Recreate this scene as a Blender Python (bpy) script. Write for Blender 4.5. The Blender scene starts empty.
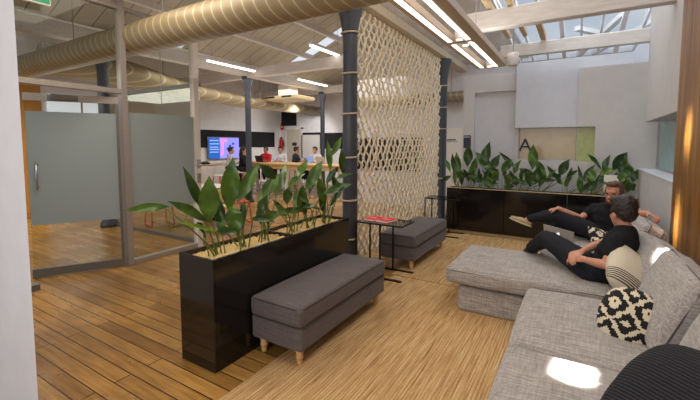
import bpy, bmesh, math, random
from mathutils import Vector as V, Matrix, noise as mnoise
R = random.Random(7)
sc = bpy.context.scene
col = sc.collection
PI = math.pi

# ------------------------------------------------------------------ camera model
F, CX, CY, H = 376.5, 350.0, 172.0, 1.65
PITCH = math.atan(27 / 376.5)
YAW = math.atan(228 / math.hypot(376.5, 27))
FW = V((-math.sin(YAW) * math.cos(PITCH), math.cos(YAW) * math.cos(PITCH), -math.sin(PITCH)))
RT = V((math.cos(YAW), math.sin(YAW), 0)); UP = RT.cross(FW)
CAM = V((0, 0, H))
def ray(x, y): return FW + RT * ((x - CX) / F) + UP * ((CY - y) / F)
def at_z(x, y, z): d = ray(x, y); return CAM + d * ((z - H) / d.z)
def at_x(x, y, X): d = ray(x, y); return CAM + d * (X / d.x)
def at_y(x, y, Y): d = ray(x, y); return CAM + d * (Y / d.y)

cam = bpy.data.cameras.new('camera'); camo = bpy.data.objects.new('camera', cam); col.objects.link(camo)
cam.sensor_width = 36; cam.lens = 36 * F / 700; cam.shift_y = -(200 - CY) / 700
cam.clip_start = 0.05
camo.location = CAM; camo.rotation_euler = (PI / 2 - PITCH, 0, YAW)
sc.camera = camo
sc.view_settings.view_transform = 'Standard'
sc.view_settings.look = 'None'
sc.view_settings.exposure = 0.0

# ------------------------------------------------------------------ materials
def s2l(c):
    return tuple((x / 12.92 if x <= .04045 else ((x + .055) / 1.055) ** 2.4) for x in c)
def rgb(r, g, b): return s2l((r / 255, g / 255, b / 255)) + (1,)
def new_mat(name):
    m = bpy.data.materials.new(name); m.use_nodes = True
    nt = m.node_tree; b = nt.nodes['Principled BSDF']
    return m, nt, b
def N(nt, t, **kw):
    n = nt.nodes.new(t)
    for k, v in kw.items(): setattr(n, k, v)
    return n
def mapping(nt, scale=(1, 1, 1), rot=(0, 0, 0)):
    tc = N(nt, 'ShaderNodeTexCoord'); mp = N(nt, 'ShaderNodeMapping')
    mp.inputs['Scale'].default_value = scale; mp.inputs['Rotation'].default_value = rot
    nt.links.new(tc.outputs['Object'], mp.inputs['Vector'])
    return mp
def ramp(nt, stops):
    r = N(nt, 'ShaderNodeValToRGB'); e = r.color_ramp.elements
    while len(e) < len(stops): e.new(0.5)
    for i, (p, c) in enumerate(stops): e[i].position = p; e[i].color = c
    return r
def mixc(nt, a, b, fac, mode='MIX'):
    m = N(nt, 'ShaderNodeMix', data_type='RGBA', blend_type=mode)
    for sock, v in ((m.inputs[6], a), (m.inputs[7], b), (m.inputs[0], fac)):
        if hasattr(v, 'is_linked') or hasattr(v, 'links'): nt.links.new(v, sock)
        else: sock.default_value = v
    return m.outputs[2]
def bump(nt, b, h, strength=.2, dist=.01):
    n = N(nt, 'ShaderNodeBump'); n.inputs['Strength'].default_value = strength; n.inputs['Distance'].default_value = dist
    nt.links.new(h, n.inputs['Height']); nt.links.new(n.outputs['Normal'], b.inputs['Normal'])
def plain(name, c, rough=.6, metal=0, var=.12, scale=6, bmp=0, bscale=60, spec=.5, stretch=(1, 1, 1)):
    m, nt, b = new_mat(name)
    mp = mapping(nt, tuple(scale * s for s in stretch))
    n = N(nt, 'ShaderNodeTexNoise'); n.inputs['Detail'].default_value = 4
    nt.links.new(mp.outputs[0], n.inputs['Vector'])
    lo = tuple(x * (1 - var) for x in c[:3]) + (1,); hi = tuple(min(1, x * (1 + var)) for x in c[:3]) + (1,)
    r = ramp(nt, [(.3, lo), (.7, hi)]); nt.links.new(n.outputs[0], r.inputs[0])
    nt.links.new(r.outputs[0], b.inputs['Base Color'])
    b.inputs['Roughness'].default_value = rough; b.inputs['Metallic'].default_value = metal
    b.inputs['Specular IOR Level'].default_value = spec
    if bmp:
        n2 = N(nt, 'ShaderNodeTexNoise'); n2.inputs['Scale'].default_value = bscale
        mp2 = mapping(nt, stretch); nt.links.new(mp2.outputs[0], n2.inputs['Vector'])
        bump(nt, b, n2.outputs[0], bmp, .01)
    return m
def emis(name, c, s, base=None):
    m, nt, b = new_mat(name)
    b.inputs['Base Color'].default_value = base or c
    b.inputs['Emission Color'].default_value = c; b.inputs['Emission Strength'].default_value = s
    return m

M = {}
M['white_wall'] = plain('white_wall_paint', rgb(205, 201, 202), .8, var=.03, scale=1.5, spec=.2)
M['pier'] = plain('pier_paint', rgb(222, 216, 216), .8, var=.03, scale=1.2, bmp=.06, bscale=12, spec=.2)
M['cream_wall'] = plain('cream_wall_paint', rgb(232, 229, 228), .8, var=.04, scale=1, spec=.2)
M['box_white'] = plain('box_panel_paint', rgb(205, 205, 212), .7, var=.03, scale=1.5, spec=.2)
M['box_warm'] = plain('warm_panel_paint', rgb(200, 194, 190), .7, var=.03, scale=1.5, spec=.2)
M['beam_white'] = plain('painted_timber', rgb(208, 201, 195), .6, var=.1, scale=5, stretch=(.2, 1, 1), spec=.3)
M['beam_tan'] = plain('tan_beam_paint', rgb(198, 182, 156), .6, var=.08, scale=4, spec=.3)  # even tan tone for the rope beam and the column ties
M['raw_timber'] = plain('raw_timber', rgb(190, 164, 124), .6, var=.2, scale=4, stretch=(3, .4, 3))
M['column'] = plain('column_paint', rgb(62, 66, 76), .42, var=.1, scale=5)
M['alu'] = plain('anodised_frame', rgb(160, 152, 148), .4, .25, var=.06, scale=8)
M['alu_light'] = plain('pale_frame', rgb(222, 214, 208), .45, .1, var=.03)
M['alu_dark'] = plain('door_rail_metal', rgb(118, 118, 116), .4, .5, var=.08, scale=8)
M['steel'] = plain('brushed_steel', rgb(190, 190, 192), .25, .9, var=.05)
M['black_metal'] = plain('black_metal', rgb(28, 27, 28), .4, .3, var=.1)
M['ottoman'] = None
M['leg_wood'] = plain('turned_leg_wood', rgb(214, 172, 112), .45, var=.15, scale=18, stretch=(2, 2, .4))
M['mulch'] = plain('wood_chip_mulch', rgb(214, 184, 128), .9, var=.5, scale=60, bmp=.9, bscale=70)
M['stem'] = plain('stem_green', rgb(92, 112, 44), .5, var=.2)
M['shade_white'] = plain('white_plastic', rgb(226, 222, 222), .5, var=.03)
M['tan_tray'] = plain('tan_tray_paint', rgb(190, 170, 130), .6, var=.08)
M['pin_black'] = plain('pinboard_felt', rgb(44, 43, 44), .9, var=.12, scale=20, spec=.1)
M['light_wood'] = plain('bench_plywood', rgb(214, 180, 128), .5, var=.1, scale=5, stretch=(.3, 2, 1))
M['white_top'] = plain('white_laminate', rgb(222, 216, 208), .5, var=.04)
M['red_tube'] = plain('red_tube', rgb(200, 44, 40), .4, var=.08)
M['lime_tube'] = plain('lime_tube', rgb(188, 196, 50), .4, var=.08)
M['skin'] = plain('skin', rgb(200, 142, 114), .55, var=.1, scale=14, spec=.35)
M['skin_dark'] = plain('tan_skin', rgb(150, 96, 70), .55, var=.1, scale=14)
M['tee'] = plain('black_cotton', rgb(33, 33, 37), .9, var=.25, scale=16, bmp=.15, bscale=18, spec=.15)
M['denim'] = plain('black_denim', rgb(38, 38, 43), .85, var=.3, scale=22, bmp=.2, bscale=22, spec=.2)
M['hair_brown'] = plain('brown_hair', rgb(40, 29, 23), .5, var=.6, scale=45, bmp=.8, bscale=60, stretch=(1, 1, .4))
M['hair_auburn'] = plain('auburn_hair', rgb(92, 58, 38), .55, var=.4, scale=45, bmp=.6, bscale=60)
M['hair_black'] = plain('black_hair', rgb(26, 24, 24), .5, var=.3, scale=40)
M['shoe_tan'] = plain('tan_suede', rgb(186, 160, 122), .85, var=.12, scale=30)
M['sole'] = plain('pale_rubber', rgb(222, 208, 180), .7, var=.06)
M['shoe_black'] = plain('black_leather', rgb(26, 26, 28), .5, var=.1)
M['eye'] = plain('dark_eye', rgb(30, 24, 22), .15, var=.05)
M['lens'] = plain('spectacle_frame', rgb(36, 30, 34), .3, var=.05)
M['red_shirt'] = plain('red_cotton', rgb(196, 36, 36), .85, var=.15)
M['white_shirt'] = plain('white_cotton', rgb(214, 212, 222), .85, var=.08)
M['grey_shirt'] = plain('charcoal_cotton', rgb(52, 54, 58), .85, var=.15)
M['laptop'] = plain('laptop_aluminium', rgb(186, 178, 172), .4, .1, var=.03)
M['logo_white'] = emis('laptop_logo', rgb(240, 244, 255), 1.1)
M['keys'] = plain('laptop_keys', rgb(40, 40, 42), .5)
M['red_book'] = plain('red_cover', rgb(236, 44, 56), .6, var=.1, scale=30)
M['paper'] = plain('paper', rgb(232, 226, 214), .8, var=.05)
M['blue_sign'] = plain('navy_poster', rgb(42, 48, 74), .5, var=.2, scale=30)
M['ink'] = plain('dark_ink', rgb(50, 48, 50), .6)
M['red_sign'] = plain('red_sign', rgb(200, 40, 44), .5)
M['red_paint'] = plain('red_enamel', rgb(190, 32, 32), .35)
M['green_sign'] = emis('exit_green', rgb(10, 120, 80), .35)
M['sign_white'] = emis('exit_white', rgb(230, 235, 225), .45)
M['tube_light'] = emis('fluorescent_tube', rgb(255, 246, 230), 5.0)
M['pend_light'] = emis('pendant_diffuser', rgb(255, 244, 226), 2.2)
M['pend_frame'] = plain('bronze_aluminium', rgb(196, 178, 158), .45, .1, var=.05)
M['spot_glow'] = emis('spot_lamp_glow', rgb(255, 235, 200), 4.0)
M['dark_gap'] = plain('near_black_matte', rgb(30, 28, 28), .9)  # near-black finish of the tray louvres and cabinet plinth
M['door_cream'] = plain('cream_door_paint', rgb(206, 196, 176), .6, var=.03)
M['tan_glass'] = plain('tan_window_film', rgb(186, 164, 126), .2, var=.05, scale=1.5)
M['green_glass'] = plain('green_window_film', rgb(160, 168, 96), .25, var=.12, scale=3)
M['teal_glass'] = plain('teal_window_film', rgb(132, 168, 170), .2, var=.08, scale=2)
M['orange_wood'] = plain('orange_veneer', rgb(196, 138, 60), .5, var=.15, scale=3, stretch=(3, 3, .3))
M['seat_pale'] = plain('pale_seat_shell', rgb(204, 200, 120), .5)
M['screen_bezel'] = plain('screen_bezel', rgb(120, 122, 126), .4, .3)
M['laptop_blue'] = emis('laptop_screen', rgb(110, 140, 190), .6)

def floor_mat():
    m, nt, b = new_mat('worn_floorboards')
    mp = mapping(nt, (1, 1, 1))
    br = N(nt, 'ShaderNodeTexBrick', offset=.37, offset_frequency=2)
    br.inputs['Scale'].default_value = 1; br.inputs['Mortar Size'].default_value = .0048
    br.inputs['Brick Width'].default_value = 2.7; br.inputs['Row Height'].default_value = .118
    br.inputs['Color1'].default_value = rgb(190, 148, 84); br.inputs['Color2'].default_value = rgb(150, 112, 60)
    br.inputs['Mortar'].default_value = rgb(46, 28, 16); br.inputs['Mortar Smooth'].default_value = .3
    nt.links.new(mp.outputs[0], br.inputs['Vector'])
    mp2 = mapping(nt, (1.2, 14, 1)); n = N(nt, 'ShaderNodeTexNoise'); n.inputs['Scale'].default_value = 2.5; n.inputs['Detail'].default_value = 6
    nt.links.new(mp2.outputs[0], n.inputs['Vector'])
    r = ramp(nt, [(.28, (.55, .5, .44, 1)), (.68, (1.12, 1.08, 1.04, 1))]); nt.links.new(n.outputs[0], r.inputs[0])
    c1 = mixc(nt, br.outputs['Color'], r.outputs[0], .85, 'MULTIPLY')
    n3 = N(nt, 'ShaderNodeTexNoise'); n3.inputs['Scale'].default_value = 1.1; n3.inputs['Detail'].default_value = 5
    mp3 = mapping(nt); nt.links.new(mp3.outputs[0], n3.inputs['Vector'])
    r3 = ramp(nt, [(.35, (.66, .62, .58, 1)), (.62, (1.1, 1.06, 1, 1))]); nt.links.new(n3.outputs[0], r3.inputs[0])
    c2 = mixc(nt, c1, r3.outputs[0], .9, 'MULTIPLY')
    # nail heads and knots
    vo = N(nt, 'ShaderNodeTexVoronoi'); vo.inputs['Scale'].default_value = 5.5
    nt.links.new(mp3.outputs[0], vo.inputs['Vector'])
    rv = ramp(nt, [(.0, (.25, .2, .15, 1)), (.045, (.3, .24, .2, 1)), (.07, (1, 1, 1, 1))]); nt.links.new(vo.outputs['Distance'], rv.inputs[0])
    c3 = mixc(nt, c2, rv.outputs[0], .8, 'MULTIPLY')
    nt.links.new(c3, b.inputs['Base Color'])
    b.inputs['Roughness'].default_value = .34
    rr = ramp(nt, [(.3, (.42, .42, .42, 1)), (.7, (.18, .18, .18, 1))]); nt.links.new(n3.outputs[0], rr.inputs[0])
    nt.links.new(rr.outputs[0], b.inputs['Roughness'])
    bump(nt, b, br.outputs['Fac'], -.35, .004)
    return m
M['floor'] = floor_mat()

def rug_mat():
    m, nt, b = new_mat('jute_weave')
    mp = mapping(nt, (1, .035, 1)); n = N(nt, 'ShaderNodeTexNoise'); n.inputs['Scale'].default_value = 78; n.inputs['Detail'].default_value = 5; n.inputs['Roughness'].default_value = .7
    nt.links.new(mp.outputs[0], n.inputs['Vector'])
    r = ramp(nt, [(.3, rgb(142, 104, 64)), (.48, rgb(200, 160, 110)), (.7, rgb(230, 198, 152))]); nt.links.new(n.outputs[0], r.inputs[0])
    mp2 = mapping(nt); w = N(nt, 'ShaderNodeTexWave', bands_direction='X'); w.inputs['Scale'].default_value = 14; w.inputs['Distortion'].default_value = .8; w.inputs['Detail'].default_value = 2
    nt.links.new(mp2.outputs[0], w.inputs['Vector'])
    r2 = ramp(nt, [(.0, (.72, .7, .66, 1)), (.4, (1.05, 1.05, 1.05, 1))]); nt.links.new(w.outputs[0], r2.inputs[0])
    n2 = N(nt, 'ShaderNodeTexNoise'); n2.inputs['Scale'].default_value = 90; nt.links.new(mp2.outputs[0], n2.inputs['Vector'])
    r3 = ramp(nt, [(.3, (.75, .74, .7, 1)), (.7, (1.12, 1.12, 1.12, 1))]); nt.links.new(n2.outputs[0], r3.inputs[0])
    c = mixc(nt, r.outputs[0], r2.outputs[0], .6, 'MULTIPLY'); c = mixc(nt, c, r3.outputs[0], .7, 'MULTIPLY')
    nt.links.new(c, b.inputs['Base Color']); b.inputs['Roughness'].default_value = .95; b.inputs['Specular IOR Level'].default_value = .1
    bump(nt, b, w.outputs[0], .5, .006)
    return m
M['rug'] = rug_mat()

def linen(name, c, s=1.0, dark=.72):
    m, nt, b = new_mat(name)
    outs = []
    for sc_ in ((12, 170, 170), (170, 12, 170), (170, 170, 12)):
        mp = mapping(nt, tuple(s * x for x in sc_)); n = N(nt, 'ShaderNodeTexNoise'); n.inputs['Scale'].default_value = 1; n.inputs['Detail'].default_value = 3
        nt.links.new(mp.outputs[0], n.inputs['Vector'])
        r = ramp(nt, [(.32, (dark, dark, dark, 1)), (.66, (1.12, 1.12, 1.12, 1))]); nt.links.new(n.outputs[0], r.inputs[0]); outs.append(r.outputs[0])
    k = mixc(nt, outs[0], outs[1], .6, 'MULTIPLY'); k = mixc(nt, k, outs[2], .5, 'MULTIPLY')
    cc = mixc(nt, c, k, .9, 'MULTIPLY')
    nt.links.new(cc, b.inputs['Base Color']); b.inputs['Roughness'].default_value = .95; b.inputs['Specular IOR Level'].default_value = .15
    b.inputs['Sheen Weight'].default_value = .15
    mp = mapping(nt); n = N(nt, 'ShaderNodeTexNoise'); n.inputs['Scale'].default_value = 7; n.inputs['Detail'].default_value = 3
    nt.links.new(mp.outputs[0], n.inputs['Vector']); bump(nt, b, n.outputs[0], .12, .02)
    return m
M['sofa'] = linen('grey_linen_weave', rgb(184, 175, 169), .55, .62)
M['ottoman'] = linen('charcoal_canvas', rgb(102, 93, 93), .5, .8)
M['ottoman_pipe'] = plain('charcoal_piping', rgb(62, 56, 56), .9, var=.1)
M['sofa_pipe'] = plain('sofa_piping', rgb(92, 84, 78), .9, var=.1)
M['cream_linen'] = linen('cream_linen', rgb(216, 204, 184), .6, .86)

def gloss_black():
    m, nt, b = new_mat('gloss_black_laminate')
    b.inputs['Base Color'].default_value = rgb(24, 21, 19); b.inputs['Roughness'].default_value = .09
    mp = mapping(nt); n = N(nt, 'ShaderNodeTexNoise'); n.inputs['Scale'].default_value = 2.2; nt.links.new(mp.outputs[0], n.inputs['Vector'])
    r = ramp(nt, [(.3, rgb(20, 18, 17)), (.7, rgb(30, 26, 24))]); nt.links.new(n.outputs[0], r.inputs[0]); nt.links.new(r.outputs[0], b.inputs['Base Color'])
    bump(nt, b, n.outputs[0], .05, .02)
    return m
M['gloss_black'] = gloss_black()

def leaf_mat(name, c1, c2):
    m, nt, b = new_mat(name)
    mp = mapping(nt); n = N(nt, 'ShaderNodeTexNoise'); n.inputs['Scale'].default_value = 9; n.inputs['Detail'].default_value = 4
    nt.links.new(mp.outputs[0], n.inputs['Vector'])
    r = ramp(nt, [(.3, c1), (.7, c2)]); nt.links.new(n.outputs[0], r.inputs[0])
    nt.links.new(r.outputs[0], b.inputs['Base Color']); b.inputs['Roughness'].default_value = .32
    b.inputs['Transmission Weight'].default_value = 0
    return m
M['leaf_a'] = leaf_mat('leaf_green', rgb(42, 72, 24), rgb(92, 128, 46))
M['leaf_b'] = leaf_mat('leaf_dark_green', rgb(28, 50, 20), rgb(60, 92, 34))
M['leaf_c'] = leaf_mat('leaf_bright_green', rgb(84, 122, 32), rgb(136, 168, 56))

def wood_panel():
    m, nt, b = new_mat('stained_timber_wall')
    mp = mapping(nt, (1, 9, .35)); n = N(nt, 'ShaderNodeTexNoise'); n.inputs['Scale'].default_value = 2.4; n.inputs['Detail'].default_value = 7
    nt.links.new(mp.outputs[0], n.inputs['Vector'])
    r = ramp(nt, [(.32, rgb(84, 52, 18)), (.5, rgb(140, 92, 34)), (.7, rgb(190, 138, 62))]); nt.links.new(n.outputs[0], r.inputs[0])
    mp2 = mapping(nt); w = N(nt, 'ShaderNodeTexBrick', offset=0); w.inputs['Scale'].default_value = 1; w.inputs['Row Height'].default_value = 9; w.inputs['Brick Width'].default_value = .14
    w.inputs['Mortar Size'].default_value = .003; w.inputs['Color1'].default_value = (1, 1, 1, 1); w.inputs['Color2'].default_value = (.82, .8, .76, 1); w.inputs['Mortar'].default_value = (.3, .25, .2, 1)
    sw = N(nt, 'ShaderNodeMapping'); sw.inputs['Rotation'].default_value = (0, 0, PI / 2); nt.links.new(mp2.outputs[0], sw.inputs['Vector']); nt.links.new(sw.outputs[0], w.inputs['Vector'])
    c = mixc(nt, r.outputs[0], w.outputs['Color'], .8, 'MULTIPLY')
    nt.links.new(c, b.inputs['Base Color']); b.inputs['Roughness'].default_value = .4
    return m
M['wood_panel'] = wood_panel()

def boards(name, c, axis='X', w=.3, dark=.55, rough=.7):
    m, nt, b = new_mat(name)
    mp = mapping(nt, rot=(0, 0, 0) if axis == 'Y' else (0, 0, PI / 2))
    br = N(nt, 'ShaderNodeTexBrick', offset=0); br.inputs['Scale'].default_value = 1; br.inputs['Row Height'].default_value = w; br.inputs['Brick Width'].default_value = 30
    br.inputs['Mortar Size'].default_value = .012; br.inputs['Mortar Smooth'].default_value = .4
    br.inputs['Color1'].default_value = c; br.inputs['Color2'].default_value = tuple(x * .88 for x in c[:3]) + (1,); br.inputs['Mortar'].default_value = tuple(x * dark for x in c[:3]) + (1,)
    nt.links.new(mp.outputs[0], br.inputs['Vector'])
    n = N(nt, 'ShaderNodeTexNoise'); n.inputs['Scale'].default_value = 1.6; n.inputs['Detail'].default_value = 4
    mp3 = mapping(nt); nt.links.new(mp3.outputs[0], n.inputs['Vector'])
    r = ramp(nt, [(.3, (.8, .78, .76, 1)), (.7, (1.05, 1.04, 1.02, 1))]); nt.links.new(n.outputs[0], r.inputs[0])
    cc = mixc(nt, br.outputs['Color'], r.outputs[0], .8, 'MULTIPLY')
    nt.links.new(cc, b.inputs['Base Color']); b.inputs['Roughness'].default_value = rough; b.inputs['Specular IOR Level'].default_value = .2
    return m
M['ceil_boards'] = boards('painted_ceiling_boards', rgb(190, 182, 166), 'Y', .34, .42)
M['ceil_white'] = boards('white_ceiling_boards', rgb(226, 220, 212), 'Y', .5, .8)

def duct_mat():
    m, nt, b = new_mat('spiral_duct')
    mp = mapping(nt, rot=(0, math.radians(14), math.radians(16)))
    w = N(nt, 'ShaderNodeTexWave', bands_direction='X'); w.inputs['Scale'].default_value = 2.2; w.inputs['Distortion'].default_value = 0
    nt.links.new(mp.outputs[0], w.inputs['Vector'])
    r = ramp(nt, [(.0, rgb(142, 126, 98)), (.95, rgb(148, 132, 102)), (.99, rgb(190, 176, 146))]); nt.links.new(w.outputs[0], r.inputs[0])
    n = N(nt, 'ShaderNodeTexNoise'); n.inputs['Scale'].default_value = 2; mp3 = mapping(nt); nt.links.new(mp3.outputs[0], n.inputs['Vector'])
    r2 = ramp(nt, [(.3, (.88, .86, .84, 1)), (.7, (1.04, 1.04, 1.02, 1))]); nt.links.new(n.outputs[0], r2.inputs[0])
    nt.links.new(mixc(nt, r.outputs[0], r2.outputs[0], .8, 'MULTIPLY'), b.inputs['Base Color'])
    b.inputs['Roughness'].default_value = .45; b.inputs['Metallic'].default_value = .1
    bump(nt, b, r.outputs[0], .25, .006)
    return m
M['duct'] = duct_mat()

def rope_mat():
    m, nt, b = new_mat('cotton_rope')
    mp = mapping(nt); n = N(nt, 'ShaderNodeTexNoise'); n.inputs['Scale'].default_value = 60; n.inputs['Detail'].default_value = 3
    nt.links.new(mp.outputs[0], n.inputs['Vector'])
    r = ramp(nt, [(.3, rgb(222, 204, 172)), (.7, rgb(250, 240, 218))]); nt.links.new(n.outputs[0], r.inputs[0]); nt.links.new(r.outputs[0], b.inputs['Base Color'])
    b.inputs['Roughness'].default_value = .9; b.inputs['Specular IOR Level'].default_value = .1
    return m
M['rope'] = rope_mat()

def glass(name, tint=(1, 1, 1, 1), refl=.12):
    m, nt, b = new_mat(name); nt.nodes.remove(b)
    t = N(nt, 'ShaderNodeBsdfTransparent'); t.inputs[0].default_value = tint
    g = N(nt, 'ShaderNodeBsdfGlossy'); g.inputs['Roughness'].default_value = .02; g.inputs['Color'].default_value = (.9, .95, .95, 1)
    lw = N(nt, 'ShaderNodeLayerWeight'); lw.inputs[0].default_value = .35
    mu = N(nt, 'ShaderNodeMath', operation='MULTIPLY'); mu.inputs[1].default_value = refl * 4; nt.links.new(lw.outputs['Fresnel'], mu.inputs[0])
    mi = N(nt, 'ShaderNodeMath', operation='MINIMUM'); mi.inputs[1].default_value = .5; nt.links.new(mu.outputs[0], mi.inputs[0])
    x = N(nt, 'ShaderNodeMixShader'); nt.links.new(mi.outputs[0], x.inputs[0]); nt.links.new(t.outputs[0], x.inputs[1]); nt.links.new(g.outputs[0], x.inputs[2])
    nt.links.new(x.outputs[0], nt.nodes['Material Output'].inputs[0])
    return m
M['glass'] = glass('clear_glass', (.90, .91, .88, 1), .05)
M['skyglass'] = glass('roof_glass', (.93, .96, .98, 1), .05)
M['tableglass'] = glass('smoked_glass', (.62, .64, .62, 1), .16)
def frosted():
    m, nt, b = new_mat('frosted_film'); nt.nodes.remove(b)
    d = N(nt, 'ShaderNodeBsdfDiffuse'); d.inputs[0].default_value = rgb(172, 183, 188)
    tl = N(nt, 'ShaderNodeBsdfTranslucent'); tl.inputs[0].default_value = rgb(196, 204, 204)
    x = N(nt, 'ShaderNodeMixShader'); x.inputs[0].default_value = .4
    nt.links.new(d.outputs[0], x.inputs[1]); nt.links.new(tl.outputs[0], x.inputs[2]); nt.links.new(x.outputs[0], nt.nodes['Material Output'].inputs[0])
    return m
M['frost'] = frosted()

def ikat():
    m, nt, b = new_mat('ikat_knit')
    mp = mapping(nt, (1, 1, 1)); sx = N(nt, 'ShaderNodeSeparateXYZ')
    sn = N(nt, 'ShaderNodeVectorMath', operation='SNAP'); sn.inputs[1].default_value = (.0095, .0095, .0095)
    nt.links.new(mp.outputs[0], sn.inputs[0]); nt.links.new(sn.outputs[0], sx.inputs[0])
    def mth(op, a, b_=None):
        n = N(nt, 'ShaderNodeMath', operation=op)
        for i, v in enumerate((a, b_)):
            if v is None: continue
            if isinstance(v, (int, float)): n.inputs[i].default_value = v
            else: nt.links.new(v, n.inputs[i])
        return n.outputs[0]
    u, v = sx.outputs[0], sx.outputs[2]
    # diamonds tiled on a grid with stepped (knitted) edges
    pu = mth('PINGPONG', mth('ADD', u, .02), .085); pv = mth('PINGPONG', mth('ADD', v, .045), .10)
    s = mth('ADD', pu, mth('MULTIPLY', pv, .85))
    tooth = mth('MULTIPLY', mth('PINGPONG', v, .024), .7)
    s = mth('ADD', s, tooth)
    k = mth('GREATER_THAN', mth('SINE', mth('MULTIPLY', s, 92)), .2)
    nt.links.new(mixc(nt, rgb(30, 26, 26), rgb(222, 208, 180), k), b.inputs['Base Color'])
    b.inputs['Roughness'].default_value = .95
    n = N(nt, 'ShaderNodeTexNoise'); n.inputs['Scale'].default_value = 120; nt.links.new(mp.outputs[0], n.inputs['Vector']); bump(nt, b, n.outputs[0], .4, .004)
    return m
M['ikat'] = ikat()
def rib_knit():
    m, nt, b = new_mat('ribbed_black_knit')
    mp = mapping(nt); w = N(nt, 'ShaderNodeTexWave', bands_direction='Z'); w.inputs['Scale'].default_value = 22; w.inputs['Distortion'].default_value = .6
    nt.links.new(mp.outputs[0], w.inputs['Vector'])
    w2 = N(nt, 'ShaderNodeTexWave', bands_direction='X'); w2.inputs['Scale'].default_value = 30; nt.links.new(mp.outputs[0], w2.inputs['Vector'])
    k = mixc(nt, w.outputs[0], w2.outputs[0], .15)
    r = ramp(nt, [(.25, rgb(14, 13, 18)), (.8, rgb(52, 49, 58))]); nt.links.new(k, r.inputs[0]); nt.links.new(r.outputs[0], b.inputs['Base Color'])
    b.inputs['Roughness'].default_value = .9; bump(nt, b, k, .9, .012)
    return m
M['rib_knit'] = rib_knit()
def stripe_pillow():
    m, nt, b = new_mat('cream_striped_linen')
    mp = mapping(nt); sx = N(nt, 'ShaderNodeSeparateXYZ'); nt.links.new(mp.outputs[0], sx.inputs[0])
    w = N(nt, 'ShaderNodeTexWave', bands_direction='X'); w.inputs['Scale'].default_value = 17; w.inputs['Distortion'].default_value = .5; nt.links.new(mp.outputs[0], w.inputs['Vector'])
    st = N(nt, 'ShaderNodeMath', operation='GREATER_THAN'); st.inputs[1].default_value = .5; nt.links.new(w.outputs[0], st.inputs[0])
    gt = N(nt, 'ShaderNodeMath', operation='LESS_THAN'); gt.inputs[1].default_value = -.11; nt.links.new(sx.outputs[0], gt.inputs[0])
    gz = N(nt, 'ShaderNodeMath', operation='GREATER_THAN'); gz.inputs[1].default_value = -.225; nt.links.new(sx.outputs[0], gz.inputs[0])
    a = N(nt, 'ShaderNodeMath', operation='MULTIPLY'); nt.links.new(st.outputs[0], a.inputs[0]); nt.links.new(gt.outputs[0], a.inputs[1])
    a2 = N(nt, 'ShaderNodeMath', operation='MULTIPLY'); nt.links.new(a.outputs[0], a2.inputs[0]); nt.links.new(gz.outputs[0], a2.inputs[1])
    nt.links.new(mixc(nt, rgb(212, 200, 178), rgb(52, 46, 44), a2.outputs[0]), b.inputs['Base Color']); b.inputs['Roughness'].default_value = .95
    return m
M['stripe_pillow'] = stripe_pillow()

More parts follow.
